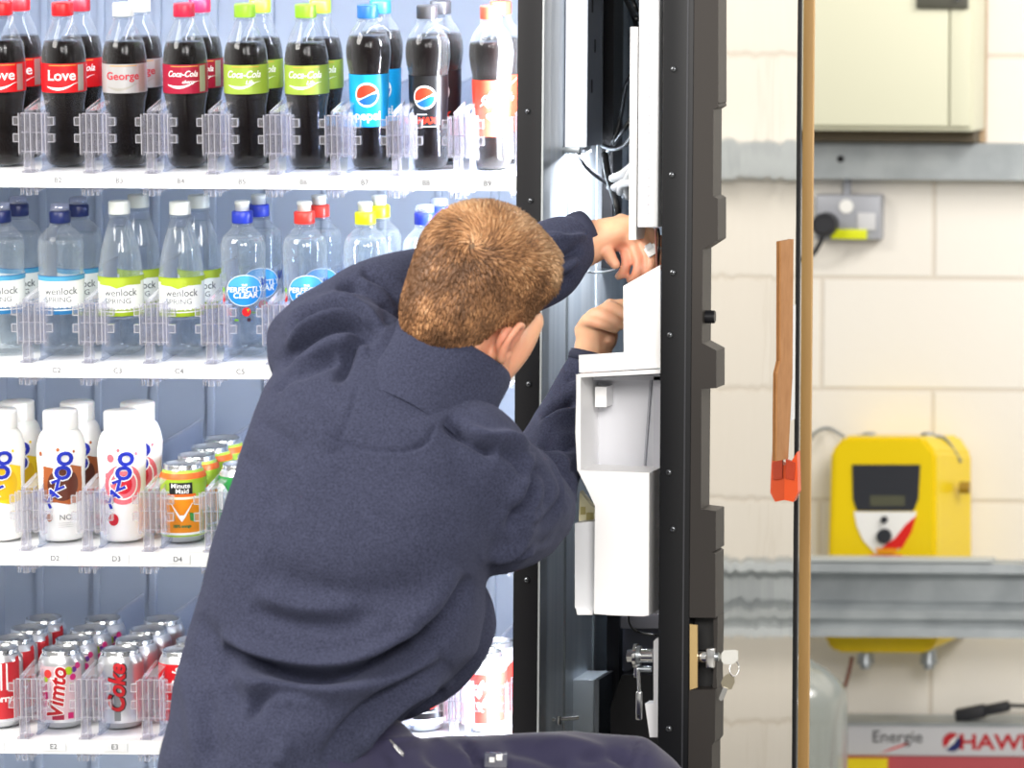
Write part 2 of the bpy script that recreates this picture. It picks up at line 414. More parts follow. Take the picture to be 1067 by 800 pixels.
# barrier rail (W beam) with legs
RY = WY-.33
q = MB(); zt = at(950, 586, RY).z; zb = at(950, 667, RY).z; H = zt-zb
pf = [(.06, H), (.0, H*.985), (-.004, H*.90), (.012, H*.82), (.03, H*.74), (.03, H*.44), (.008, H*.36), (.0, H*.28), (.012, H*.2), (.0, H*.12), (-.004, .004), (.05, 0), (.05, .003), (.0, .008)]
pf2 = [(.06, H), (-.004, H*.985), (-.006, H*.87), (.050, H*.82), (.056, H*.74), (.052, H*.46), (.03, H*.42), (.002, H*.38), (.002, H*.27), (.012, H*.22), (.012, H*.19), (.0, H*.15), (-.002, .006), (.05, 0), (.06, .0)]
q.prism(pf2, -.9, 2.4, GALV, axis='x')
o = q.build('barrier_rail'); o.location = (0, RY, zb); tag(o, 'galvanised steel barrier rail crossing in front of the yellow charger', 'rail')
for (lx, wd) in ((.925, .028), (.835, .036), (-.62, .05)):
    q = MB(); q.box((-wd/2, .0, -zb+.008), (wd/2, .06, -.004), mat('leg_blue', '#8c93a8', .45, .2)); q.box((-wd, -.03, -zb+.0005), (wd, .09, -zb+.008), MATS['leg_blue'])
    oo = q.build('rail_post', o)
q = MB(); a = at(843, 590, RY-.0).x; b2 = at(1033, 586, RY).x
q.box((a-.3, RY+.0, zt+.0005), (b2, RY+.06, zt+.006), mat('pale_strip', '#c4c9c8', .5)); oo = q.build('splice_plate', o); oo.location = (0, -RY, -zb)

# battery with printed front
t = thing('traction_battery', at(970, 860, WY-.32), 'white and red boxed battery on the floor beneath the charger', 'battery'); L0 = Vector((t.location.x, t.location.y, 0)); t.location = L0
by = WY-.13
q = MB(); a = at(872, 787, by); b2 = at(1100, 757, by); xr = b2.x+.05
q.box((a.x, by, a.z), (xr, WY-.02, b2.z), mat('white_case', '#d9dade', .4), bev=.004)
def T(px, py): return at(px, py, by-.001)
flat(q, text2d('Energie', .034, .005), DKTXT, T(935, 768))
flat(q, poly2d([(-.03, -.012), (.02, .004), (.03, .012), (-.01, -.002)]), MATS['red_print'], T(932, 779))
flat(q, text2d('HAWKER', .042, .03, sx=1.22), mat('hawk_red', '#c8202c', .4), T(1055, 774))
flat(q, disc2d(0, 0, .019, .019, 20, PI/4, PI*1.25), MATS['hawk_red'], T(992, 773)); flat(q, disc2d(0, 0, .019, .019, 20, -PI*.75, PI/4), mat('navy_print', '#27306e', .4), T(992, 773))
flat(q, poly2d([(-.012, -.016), (.006, .0), (.012, .016), (-.004, .002)]), WPRINT, T(992, 773)+Vector((0, -.0006, 0)))
rel(q, L0, 'lid', t, 'white lid with printed lettering')
q = MB(); q.box((a.x, by+.004, .02), (xr, WY-.025, a.z-.001), mat('red_case', '#c2555c', .4)); rel(q, L0, 'case', t, 'red lower case')
q = MB(); c1 = at(873, 850, by); c2 = at(925, 790, by); q.box((c1.x, by-.006, c1.z), (c2.x, by+.004, c2.z), mat('yellow_sticker', '#f5dc0c', .5)); rel(q, L0, 'sticker', t, 'yellow label')
q = MB(); q.box((a.x-.004, by-.004, b2.z), (xr+.004, WY-.015, b2.z+.006), GALV); rel(q, L0, 'top_plate', t)

# black connector on battery
q = MB(); p0 = at(996, 746, by+.04); p1 = at(1052, 735, by+.04)
d = (p1-p0).normalized(); M = Matrix.Translation(p0) @ d.to_track_quat('X', 'Z').to_matrix().to_4x4(); LL = (p1-p0).length
q.box((0, -.015, -.013), (LL*.55, .015, .013), MATS['rubber'], M, .004); q.box((LL*.5, -.012, -.010), (LL, .012, .010), MATS['rubber'], M, .004)
q.tube([p1, p1+Vector((.05, 0, .0)), p1+Vector((.2, 0, .004)), p1+Vector((.3, 0, -.02))], .004, MATS['rubber'])
q.cyl(p0+Vector((.01, .02, -.0)), Vector((p0.x+.01, p0.y+.02, at(996, 757, by).z+.006)), .004, MATS['rubber'])
tag(q.build('battery_connector'), 'black plug connector with lead lying above the boxed battery', 'connector')

# translucent container
q = MB(); p = at(822, 800, WY-.56); zt2 = at(843, 694, WY-.56).z
PC = clear('jug_plastic', '#dfe6e2', '#d7dfdc', .38, .8, .25)
pr = smooth_prof([(.09, .0), (.108, .012), (.11, .1), (.11, zt2-.10), (.105, zt2-.045), (.075, zt2-.012), (.04, zt2+.01), (.03, zt2+.03), (.03, zt2+.05)])
q.lathe(pr, PC, 32); o = q.build('plastic_container'); o.location = (p.x, p.y, .001)
tag(o, 'pale translucent plastic container standing left of the boxed battery', 'container')
# ================================================================== THE VENDING MACHINE
TILT = R_(5.5)
XP0 = at(538, 400, -.02).x; XP1 = at(564, 400, -.02).x        # black post between shelves and service bay
XR = .30                                                      # right outer side of the cabinet
XL = -.98; DEP = .64; ZT = 1.93
vm = thing('vending_machine', (-.3, .3, 0), 'large white drinks vending machine standing open, shelves lit from inside', 'vending machine')
V0 = Vector(vm.location)
def vpart(q, name, parent=vm, label=None):
    o = q.build(name, parent, label=label)
    if parent is vm: o.location = -V0
    return o
LINER = mat('liner', '#c4cedd', .5)
LINER2 = mat('liner_grey', '#c3cad6', .45)
SHW = mat('shelf_white', '#eceef0', .35)
DARKC = mat('cabinet_dark', '#2b2d31', .45)
q = MB()
q.box((XL, 0, .05), (XL+.03, DEP, ZT), LINER2); vpart(q, 'side_panel')
q = MB(); q.box((XR-.02, 0, .05), (XR, DEP, ZT), DARKC); vpart(q, 'side_panel')
q = MB(); q.box((XL+.03, DEP-.04, .15), (XP0+.012, DEP-.02, ZT-.03), LINER)
for k in range(0, 10):                                         # raised ducts on the back panel
    x = XL+.08+k*.09
    q.box((x, DEP-.046, .2), (x+.012, DEP-.0401, ZT-.08), LINER, bev=.002)
vpart(q, 'back_panel')
q = MB(); q.box((XL, DEP-.02, .05), (XR, DEP, ZT), DARKC); vpart(q, 'rear_wall')
q = MB(); q.box((XL, 0, ZT), (XR, DEP, ZT+.04), DARKC); vpart(q, 'roof')
q = MB(); q.box((XL, 0, .05), (XR, DEP, .15), DARKC)
for fx in (XL+.06, XR-.06):
    for fy in (.06, DEP-.06): q.cyl((fx, fy, 0.001), (fx, fy, .05), .02, BLACK)
vpart(q, 'base')
# post
q = MB(); q.box((XP0, -.03, .1), (XP1, .012, ZT), BLACK, bev=.001); post = vpart(q, 'front_post')
q = MB(); q.box((XP1, -.031, .1), (XP1+.0028, .015, ZT), mat('silver_edge', '#c9ced0', .35, .6)); vpart(q, 'edge_strip', post, 'thin silver edge strip')
def screw(px, py, Y, parent, r=.0042, off=None):
    q = MB(); p = at(px, py, Y)
    q.lathe([(r, 0), (r*.95, .0012), (r*.6, .0024), (r*.15, .0028)], mat('screw_steel', '#6f7276', .3, .9), 14, Matrix.Translation(p) @ Matrix.Rotation(R_(90), 4, 'X'))
    q.cyl(p+Vector((0, -.003, 0)), p+Vector((0, -.0026, 0)), r*.35, BLACK, 6)
    o = q.build('screw', parent)
    if off is not None: o.location = -Vector(off)
for px, py in ((550, 116), (553, 209), (549, 604), (551, 400)): screw(px, py, -.0305, post)
# partition: inner wall of the service bay
BAYM = mat('bay_metal', '#c3ced7', .38, .15, var=('#dae2e8', 6, (2.5, 6, .25)))
BAYD = mat('bay_dark', '#5b646e', .45, .15, var=('#7d8893', 7, (6, 6, .4)))
q = MB(); q.box((XP0+.012, .012, .15), (XP1+.002, DEP-.021, ZT), BAYM)
q.box((XP1+.0022, .13, .15), (XP1+.005, .133, ZT), STEEL); q.box((XP1+.0022, .33, .15), (XP1+.0045, .50, ZT), BAYM, bev=.001)
vpart(q, 'partition')
q = MB(); q.box((XP1+.003, DEP-.05, .15), (XR-.021, DEP-.021, ZT), BAYD)
x0 = at(636, 100, DEP-.06).x
q.box((at(648, 100, DEP-.08).x, DEP-.085, .15), (at(665, 100, DEP-.08).x, DEP-.051, ZT), mat('bay_sheen', '#76828f', .3, .6))
vpart(q, 'bay_back')
q = MB(); q.box((at(628, 100, .36).x, .36, 1.17), (at(639, 100, .36).x, .43, ZT), BLACK); vpart(q, 'cable_channel', label='tall black cable channel')
q = MB(); q.box((at(632, 700, .32).x, .32, .15), (at(645, 700, .32).x, .40, .72), BLACK); vpart(q, 'cable_channel', label='short black cable channel')
# light driver box up in the bay
q = MB(); wbox(q, 589, -60, 612, 153, .10, .105, mat('lamp_white', '#f4f4f6', .3, emis='#f4f7ff', estr=1.0)); a = at(612, 153, .105); b2 = at(589, -60, .105)
q.box((b2.x+.001, .105, a.z+.001), (a.x-.0006, .205, b2.z), mat('perforated_grey', '#9298a2', .4, .3))
for k in range(3): q.box((a.x-.0008, .13+.02*(k % 2), a.z+.08+.06*k), (a.x+.0002, .138+.02*(k % 2), a.z+.10+.06*k), BLACK)
drv = vpart(q, 'bay_lamp', label='white tube lamp box with grey side')
area('bay_fill', at(622, 158, .16), at(600, 640, .25), .08, 5.5, '#f2f6ff', .08)  # added fill aimed downwards to brighten the lower bay
q = MB(); wbox(q, 583, 153, 604, 160, .10, .18, STEEL, .001); vpart(q, 'driver_bracket', drv)
# lower bracket box
q = MB(); wbox(q, 591, 708, 619, 764, .20, .30, mat('bracket_blue', '#d2dde5', .4, .1), .002); a = at(619, 764, .2)
q.box((a.x, .2, .3), (a.x+.007, .30, at(600, 708, .2).z), STEEL); q.box((a.x-.04, .19, .3), (a.x-.036, .2, at(600, 690, .2).z), BLACK)
vpart(q, 'coin_shelf')
q = MB(); p = at(568, 750, .06); q.cyl(p, p+Vector((.045, .02, .001)), .003, CHROME, 10); q.cyl(p+Vector((.02, .0, -.006)), p+Vector((.02, 0, .006)), .004, CHROME, 10); vpart(q, 'latch_rod')
# coin boxes low in the bay
q = MB(); wbox(q, 648, 652, 700, 700, .18, .40, mat('box_violet', '#4f5260', .4), .003); wbox(q, 646, 640, 700, 655, .14, .40, mat('box_grey', '#74757f', .4), .002); vpart(q, 'coin_mechanism')
q = MB(); a = at(636, 800, .10)
q.prism([(at(636, 768, .12).x, .15), (at(636, 768, .12).x, at(636, 735, .12).z), (at(648, 703, .12).x, at(648, 703, .12).z), (at(700, 703, .12).x, at(700, 703, .12).z), (at(700, 703, .12).x, .15)], .12, .5, BLACK); vpart(q, 'cash_box')

# shelves
ROWS = {'A': (-16-14.5, 0), 'B': (181, 195.5), 'C': (379, 393.5), 'D': (575, 590), 'E': (771, 785)}
PITCH = .09; XB2 = -.6745
ztops = {}
def mk_divider():
    q = MB()
    # long side wall along the lane
    def rod(x0, y0, z0, x1, y1, z1, m=ACRYL): q.box((x0, y0, z0), (x1, y1, z1), m)
    q.prism([(.030, .004), (.54, .004), (.54, .098), (.075, .100), (.034, .082)], .0035, .0048, ACRYLW, axis='x')
    rod(.0022, .075, .098, .0062, .54, .101)
    rod(.0015, .03, .0, .0065, .54, .003, ACRYLW)
    # front bracket
    rod(-.021, .016, .028, .017, .0175, .088)
    for x, z0, z1 in ((-.0225, .026, .086), (-.0135, .008, .094), (-.0055, .026, .092), (.0035, .026, .094), (.0115, .030, .092), (.0165, .024, .088)):
        rod(x, .008, z0, x+.0035, .020, z1)
    for x0, x1 in ((-.031, -.0225), (.020, .0295)):
        for z in (.045, .070): rod(x0, .009, z, x1, .016, z+.0125)
    q.prism([(-.0145, .0), (-.0035, .0), (-.005, .03), (-.0125, .03)], .006, .022, ACRYL)
    q.box((-.017, .002, .0003), (.0, .026, .0028), ACRYL)
    q.box((.001, .010, .040), (.013, .014, .048), ACRYL); q.box((-.010, .006, .060), (-.002, .010, .066), ACRYL)
    # sloped shoulder
    q.add([(-.0135, .014, .092), (.005, .014, .092), (.008, .075, .102), (-.002, .075, .102)], [(0, 1, 2, 3)], ACRYL)
    q.prism([(.012, .086), (.075, .098), (.075, .103), (.012, .094)], -.0135, -.0115, ACRYL, axis='x')
    for x in (-.0225, -.0135, -.0055, .0035, .0115, .0165):
        q.box((x-.0002, .0072, .028), (x+.0009, .0081, .088), EDGE)
    for z in (.030, .058, .0865): q.box((-.021, .0145, z), (.018, .0158, z+.0011), EDGE)
    for x0, x1 in ((-.031, -.0225), (.020, .0295)):
        for z in (.045, .070):
            q.box((x0, .0082, z), (x1, .009, z+.0010), EDGE); q.box((x0, .0082, z+.0115), (x1, .009, z+.0125), EDGE); q.box((x0 if x0 < 0 else x1-.001, .0082, z), (x0+.001 if x0 < 0 else x1, .009, z+.0125), EDGE)
    q.box((-.0145, .0052, .0), (-.0137, .006, .03), EDGE); q.box((-.0045, .0052, .0), (-.0037, .006, .03), EDGE)
    # clip under the shelf lip
    for x, w in ((-.021, .0035), (-.013, .007), (-.003, .004), (.003, .003)):
        q.box((x, .008, -.034+(.006 if w < .005 else 0)), (x+w, .018, -.0215), ACRYL)
    q.box((-.022, .006, -.0245), (.014, .022, -.0215), ACRYL)
    for x in (-.021, -.0175, -.013, -.0065, .0, .003): q.box((x, .0070, -.033), (x+.0010, .0079, -.0225), EDGE)
    return q.build('lane_divider')
DIV0 = mk_divider(); DIV0.parent = None; COL.objects.unlink(DIV0)
shelf_mesh = None
for rn, (ya, yb) in ROWS.items():
    zt = at(61, ya, 0).z; zb = at(61, yb, 0).z; ztops[rn] = zt
    if shelf_mesh is None:
        q = MB(); th = .020
        q.box((XL+.031, 0, -.0205), (XP0+.010, .0015, .0), SHW)               # front lip
        q.box((XL+.031, 0.0015, -.003), (XP0+.010, .575, 0), SHW)            # plate
        q.box((XL+.031, .0015, -.012), (XP0+.010, .02, -.003), SHW)
        for k in range(12): q.box((XL+.06+.078*k, .03, -.010), (XL+.064+.078*k, .56, -.003), SHW)
        so = q.build('shelf', vm); shelf_mesh = so
    else:
        so = shelf_mesh.copy(); COL.objects.link(so)
    so.rotation_euler = (TILT, 0, 0); so.location = Vector((0, 0, zt))-V0
    so['label'] = {'A': 'top shelf, only its clips showing', 'B': 'shelf of cola bottles', 'C': 'shelf of water bottles', 'D': 'shelf of milk drinks and juice cans', 'E': 'lowest shelf in view, canned drinks'}[rn]
    for i in range(1, 10):
        if rn == 'A' or (rn == 'B' and i == 9): 
            if rn == 'A': continue
        if rn in 'DE' and 4 < i < 8 or (rn == 'C' and i > 5): continue
        x = XB2+PITCH*(i-2)
        q = MB(); q.box((-.018, -.0012, -.0085-.0075), (.018, -.0001, -.0085+.0055), mat('tag_card', '#e4e6ea', .5))
        flat(q, text2d('%s%d' % (rn, i), .0108, .0), mat('tag_print', '#4c5058', .5), (0, -.0016, -.0095))
        to = q.build('shelf_tag', so, label='tag printed %s%d' % (rn, i)); to.location = (x, 0, 0)
    for i in range(1, 10):
        d = DIV0.copy(); COL.objects.link(d); d.parent = so; d.location = (XB2+PITCH*(i-1)-PITCH+.053, 0, .0003)
bpy.data.objects.remove(DIV0)
# pushers / price plates deep on the lowest shelf
# lamp strip behind the post
q = MB(); q.box((XP0-.0045, .004, .16), (XP0-.0005, .020, ZT-.02), mat('lamp_strip', '#ffffff', .4, emis='#f2f6ff', estr=7)); vpart(q, 'lamp_strip', label='glowing white lamp strip')
q = MB(); q.box((XL+.05, .06, ztops['A']-.012), (XP0-.02, .075, ztops['A']-.006), MATS['lamp_strip']); vpart(q, 'lamp_strip', label='added glowing strip under the top shelf')  # added glowing strip, goes with the fill for the cola shelf
area('upper_fill', ((XL+XP0)/2, .08, ztops['A']-.016), ((XL+XP0)/2, .45, ztops['A']-.16), .9, 2.2, '#eef3ff', .02)  # added fill, brightens the back panel behind the cola bottles
area('shelf_lamp', (XP0-.008, .03, 1.05), (XP0-.7, .22, 1.05), .03, 28, '#f3f7ff', 1.7)
bpy.data.objects['shelf_lamp'].rotation_euler = (Matrix(((0, -0.26, 0.97), (0, 0.97, 0.26), (-1, 0, 0))).transposed().to_3x3()).to_euler() if False else bpy.data.objects['shelf_lamp'].rotation_euler

# ------------------------------------------------------------------ service door, swung open towards us
DY = -.64
XD0 = at(688, 400, DY).x; XD1 = at(720.5, 400, DY).x; XO = at(731.5, 400, DY).x
def dpart(q, name, parent, label=None):
    return q.build(name, parent, label=label)
ZD0, ZD1 = .12, 1.90
door = MB(); door.box((XD0, DY, ZD0), (XD1, DY+.05, ZD1), mat('door_black', '#0f1013', .40, spec=.28, bump=(25, .1, .001)), bev=.0012)
door.box((XD1-.014, DY+.05, ZD0), (XD1, .085, ZD1), MATS['door_black'])
door = vpart(door, 'service_door')
DP = dict(parent=door)
q = MB(); q.box((XD1-.0095, DY-.0012, ZD0), (XD1-.0075, DY-.0001, ZD1), mat('groove_light', '#4a4b4f', .3, .5)); q.build('edge_line', door)
for px, py in ((702, 72), (700, 182), (701, 284), (698, 349), (697, 492), (701, 551), (697, 759)): screw(px, py, DY-.0005, door)
# outer bezel seen edge-on, an undulating profile
BZ = mat('bezel_bronze', '#2b2724', .5, spec=.35, bump=(300, .1, .0005))
pr = [(749, -60), (749, 107), (748, 108), (749, 109), (749, 111), (744, 114), (743.5, 204), (748.5, 207), (748.5, 250), (733, 260), (732, 357), (747, 365), (747, 404), (731.5, 405), (731, 530), (746.5, 532), (746.5, 573), (743, 575), (746, 577), (746, 640), (746, 720), (745.5, 772), (742.5, 776), (742, 850)]
def bz(py): return at(740, py, DY).z
pp = [(XD1+.0005, bz(850)), (XD1+.0005, bz(-60))]+[(at(x, y, DY).x, at(x, y, DY).z) for x, y in pr]
q = MB()
# split round the lock recess
zc1, zc0 = at(735, 643, DY).z, at(735, 718, DY).z
def clip(poly, zlo, zhi):
    def cut(P, z, keep_below):
        out = []
        for k in range(len(P)):
            a, b = P[k], P[(k+1) % len(P)]
            ia = (a[1] <= z) == keep_below; ib = (b[1] <= z) == keep_below
            if ia: out.append(a)
            if ia != ib:
                t = (z-a[1])/(b[1]-a[1]); out.append((a[0]+t*(b[0]-a[0]), z))
        return out
    return cut(cut(poly, zhi, True), zlo, False)
q.prism(clip(pp, zc1, 9), DY-.004, DY+.055, BZ); q.prism(clip(pp, -9, zc0), DY-.004, DY+.055, BZ)
xr = at(746, 680, DY).x
q.box((XD1+.0005, DY+.03, zc0), (xr-.002, DY+.055, zc1), mat('recess_black', '#0d0d0e', .5))
q.prism([(xr-.006, zc1), (xr, zc1), (xr, zc1-.02), (xr-.001, zc0+.02), (xr, zc0), (xr-.006, zc0), (xr-.004, (zc0+zc1)/2)], DY+.01, DY+.055, BZ)
q.build('bezel', door)
q = MB(); p = at(733, 330, DY+.02); q.cyl(p, p+Vector((.0145, 0, 0)), .0088, BLACK, 20); q.cyl(p+Vector((.0135, 0, 0)), p+Vector((.0155, 0, 0)), .0080, BLACK, 20); q.build('coin_knob', door, label='short black knob')
# polished outer face
m = mat('polished_face', '#cbc7bf', .05, 1)
nt = m.node_tree; b = nt.nodes['Principled BSDF']; tc = nt.nodes.new('ShaderNodeTexCoord'); n = nt.nodes.new('ShaderNodeTexNoise')
n.inputs['Scale'].default_value = 9; n.inputs['Detail'].default_value = 1
bp = nt.nodes.new('ShaderNodeBump'); bp.inputs['Strength'].default_value = .12; bp.inputs['Distance'].default_value = .006
nt.links.new(tc.outputs['Object'], n.inputs['Vector']); nt.links.new(n.outputs['Fac'], bp.inputs['Height']); nt.links.new(bp.outputs[0], b.inputs['Normal'])
XF = XO+.0005
q = MB(); q.box((XD1, DY+.056, ZD0), (XF, .084, ZD1), m); q.build('polished_face', door, label='mirror-like outer face reflecting the block wall')
xg = at(831.5, 400, .03).x; xg2 = at(845, 400, .03).x
q = MB(); q.box((XF-.012, .085, ZD0), (XF+.003, .095, ZD1), BLACK); q.build('door_seal', door)
xg = at(834, 400, .26).x; xg2 = at(845, 400, .26).x
q = MB(); q.box((xg, .26, .001), (xg2, .272, 2.3), TAN, bev=.0008)
tag(q.build('timber_batten'), 'tall tan timber batten standing upright just beyond the open door', 'batten')
# white parts on the inner side
WP = mat('white_door_part', '#f8f8f8', .35); WP2 = mat('white_duct', '#dfe1e4', .4); GP = mat('grey_white', '#c9cad2', .4)
def dbox(px0, py0, px1, py1, Ya, Yb, m, bev=0, q=None):
    q = q or MB(); wbox(q, px0, py0, px1, py1, Ya, Yb, m, bev); return q
q = dbox(664, -60, 688, 237, -.60, -.56, WP2, .002)
a = at(674, 240, -.602); 
for k in range(26): q.box((a.x-.0015, -.6012, a.z+.01+.012*k), (a.x+.0015, -.5995, a.z+.013+.012*k), GP)
q.build('cable_duct', door, label='white slotted cable duct')
q = dbox(655, 28, 665, 250, -.54, -.45, WP, .001); q.build('duct_flange', door)
# chute guard: L-shaped white sheet
def ppoly(pts, Y): return [(at(x, y, Y).x, at(x, y, Y).z) for x, y in pts]
q = MB(); q.prism(ppoly([(649.5, 298), (688, 276), (688, 383), (603.5, 388), (603, 370), (650, 367)], -.60), -.60, -.597, WP)
q.prism(ppoly([(649.5, 298), (688, 276), (688, 277.5), (651, 299)], -.60), -.597, -.57, WP); q.prism(ppoly([(649.5, 298), (651, 299), (651, 368), (649.5, 368)], -.60), -.597, -.57, WP)
q.build('chute_guard', door, label='white L-shaped sheet guard')
# open bin
q = MB()
q.prism(ppoly([(601, 390), (688, 385), (688, 389), (605, 393), (605, 492), (601.5, 490), (599.5, 450)], -.61), -.61, -.50, WP)
q.prism(ppoly([(600, 390), (688, 385), (688, 500), (602, 492)], -.50), -.50, -.497, mat('bin_inside', '#d8d9de', .4))
q.prism(ppoly([(620, 403), (632, 403), (632, 424), (620, 424)], -.54), -.54, -.501, WP, smooth=False)
q.prism(ppoly([(618, 393), (688, 390), (688, 396), (618, 396)], -.54), -.54, -.501, GP)
q.prism(ppoly([(677, 394), (679, 394), (671, 500), (669.5, 500)], -.51), -.51, -.501, mat('seam_grey', '#a5a7ae', .4))
q.prism(ppoly([(681, 392), (688, 392), (688, 640), (681, 640)], -.54), -.54, -.497, GP)
q.build('cash_bin', door, label='white open-fronted bin')
# return hopper
q = MB()
fl = ppoly([(602, 490), (676.5, 492.5), (676, 641), (671, 642), (640, 641), (619, 639.5), (620, 527), (613, 512)], -.62)
q.prism(fl, -.62, -.53, WP)
q.prism(ppoly([(599, 545), (620, 543), (620, 638), (603, 638), (599, 633)], -.60), -.60, -.50, WP2)
q.prism(ppoly([(603, 634), (620, 634.5), (620, 639), (604, 639)], -.59), -.605, -.50, WP)
q.build('return_hopper', door, label='white hopper below the bin')
q = MB(); q.prism(ppoly([(604, 512), (616, 527), (620, 530), (620, 543), (603, 543)], -.57), -.57, -.55, mat('yellowed', '#d9d3ae', .5)); q.prism(ppoly([(605, 528), (610, 528), (610, 536), (605, 536)], -.572), -.572, -.569, mat('olive', '#a89d62', .5)); q.prism(ppoly([(611, 534), (618, 534), (618, 542), (611, 542)], -.572), -.572, -.569, MATS['olive'])
q.build('yellowed_bracket', door, label='yellowed plastic bracket')
q = dbox(676, 622, 688, 626, -.55, -.50, STEEL); dbox(676, 630, 688, 640, -.55, -.50, GP, .001, q); q.build('hopper_rail', door)
# lock
WB = mat('lock_white', '#e8e8ea', .35)
q = MB(); q.prism(ppoly([(681, 668), (684, 665), (688, 665), (688, 768), (677, 768), (672, 733), (681, 733)], -.60), -.60, -.57, WB); q.build('lock_bracket', door, label='white lock bracket')
q = MB(); Yl = -.585
def X(px): return at(px, 680, Yl).x
zc = at(660, 683, Yl).z
q.cyl((X(654), Yl, zc), (X(660.5), Yl, zc), .0088, CHROME, 6, smooth=False)
q.cyl((X(661), Yl, zc), (X(664), Yl, zc), .0165, CHROME, 24); q.cyl((X(664.5), Yl, zc), (X(668), Yl, zc), .0135, STEEL, 24)
q.cyl((X(668), Yl, zc), (X(681), Yl, zc), .0095, CHROME, 24)
q.cyl((X(662), Yl, zc-.018), (X(679), Yl, zc-.018), .004, STEEL, 12)
wbox(q, 660.5, 674, 664.5, 706, Yl-.006, Yl+.006, CHROME, .001)
q.build('lock_cam', door, label='chrome lock cam and bolt')
q = MB(); p = at(665, 698, Yl-.01); p2 = at(666, 720, Yl-.01); q.cyl(p, p2, .0022, CHROME, 10)
p3 = at(667, 750, Yl-.01); q.box((p2.x-.004, p2.y-.003, p3.z), (p2.x+.0042, p2.y+.003, p2.z), CHROME, bev=.002); q.cyl((p2.x, p2.y-.0035, p3.z+.006), (p2.x, p2.y-.0028, p3.z+.006), .0016, BLACK, 8)
q.build('lock_link', door, label='hanging chrome link')
q = MB(); q.prism(ppoly([(719, 650), (727, 651), (727, 716), (719, 718.5)], DY-.006), DY-.008, DY-.0045, mat('brass_plate', '#d9bb83', .3, .7)); q.build('lock_plate', door, label='brass lock plate')
q = MB(); Yk = DY+.012; zk = at(740, 684, Yk).z
def XK(px): return at(px, 684, Yk).x
q.cyl((XK(727), Yk, zk), (XK(737), Yk, zk), .0105, CHROME, 24)
q.box((XK(737), Yk-.011, zk-.014), (XK(746), Yk+.011, zk+.0125), CHROME, bev=.0015); q.cyl((XK(746), Yk, zk), (XK(749), Yk, zk), .006, STEEL, 16)
q.build('lock_barrel', door, label='chrome lock barrel')
# key in the lock, ring and a second key
t = thing('key', (XK(749.2), Yk, zk), 'silver key standing in the lock with a second key hanging from its ring', 'key')
q = MB(); KS = mat('key_silver', '#cfcfc9', .22, .9)
q.box((0, -.0012, -.003), (XK(753)-XK(749.2), .0012, .003), KS); q.build('blade', t)
q = MB(); w_ = XK(769)-XK(752); x0 = XK(752)-XK(749.2)
q.prism([(x0, -.0055), (x0+.003, -.0095), (x0+w_*.6, -.0105), (x0+w_*.8, -.0085), (x0+w_, -.004), (x0+w_, .008), (x0+w_*.8, .0095), (x0+.003, .0085), (x0, .005)], -.0014, .0014, mat('key_white', '#e2e2dc', .3, .3)); q.build('bow', t)
q = MB(); rc = Vector((x0+w_*.78, 0, -.0155))
q.tube([rc+Vector((.0062*math.cos(a), .003*math.sin(a), .0098*math.sin(a))) for a in [2*PI*k/14 for k in range(15)]], .0009, CHROME, 6, 3); q.build('ring', t)
q = MB(); M = Matrix.Translation(rc+Vector((-.004, 0, -.008))) @ Matrix.Rotation(R_(22), 4, 'Y')
q.prism([(-.004, 0), (.004, .0), (.0085, -.008), (.008, -.018), (.003, -.021), (-.005, -.020), (-.0085, -.015), (-.008, -.006)], -.001, .001, mat('key_bronze', '#a8a08c', .3, .8), M)
q.prism([(-.003, -.019), (.003, -.019), (.003, -.035), (.001, -.038), (-.003, -.036)], -.0028, .0028, CHROME, M); q.build('hanging_key', t)
# orange tag at the hinge and cardboard wedge
q = MB(); OR = mat('orange_tag', '#e2510f', .4)
q.prism(ppoly([(818.5, 484), (826, 480), (832, 470), (833, 512), (828, 522), (818.5, 520)], .0), -.012, .014, OR); q.prism(ppoly([(819, 478), (829, 482), (828, 500), (819, 498)], -.013), -.016, -.007, mat('orange_dark', '#b93a0e', .4))
oo = q.build('hinge_tag', door, label='orange hinge clip')
t = MB(); CB = mat('cardboard', '#b37f4d', .8, var=('#a5713f', 30))
pc = [(-.075, at(820, 249, 0).z), (.03, at(820, 250, 0).z), (.03, at(820, 395, 0).z), (.0, at(820, 478, 0).z), (-.095, at(820, 474, 0).z), (-.095, at(820, 384, 0).z), (-.07, at(820, 372, 0).z)]
t.prism(pc, XF+.0003, XF+.0033, CB, axis='x')
t.box((XF+.0003, .031, at(820, 440, 0).z), (XF+.002, .060, at(820, 320, 0).z), WP2)
tag(t.build('cardboard_strip'), 'brown cardboard strip taped to the outer face of the open door', 'cardboard')

# cables in the bay
CB1 = mat('cable_black', '#141518', .4)
cabs = [[(664, 30, .2), (655, 5, .25), (640, -20, .3)], [(664, 20, .1), (656, 8, .2), (648, -10, .3), (640, -30, .4)], [(664, 12, .1), (660, 2, .1), (652, -20, .2)],
        [(663, 70, .1), (652, 90, .15), (647, 120, .2), (640, 145, .2), (634, 160, .25)], [(660, 120, .1), (650, 135, .1), (638, 152, .15), (630, 165, .2)],
        [(662, 135, .0), (652, 150, .05), (640, 155, .1), (628, 152, .2)], [(600, 153, .12), (608, 170, .12), (620, 182, .15), (632, 190, .2), (640, 192, .2)],
        [(630, 160, .1), (634, 185, .08), (642, 210, .05), (644, 225, .05)], [(660, 165, .0), (655, 178, .05), (645, 186, .1), (634, 196, .15)],
        [(664, 60, .05), (659, 110, .05), (660, 150, .05), (658, 190, .05), (650, 205, .1)]]
for i, pts in enumerate(cabs):
    q = MB(); q.tube([at(*p) for p in pts], .0035 if i != 7 else .0055, CB1, 8); vpart(q, 'cable')
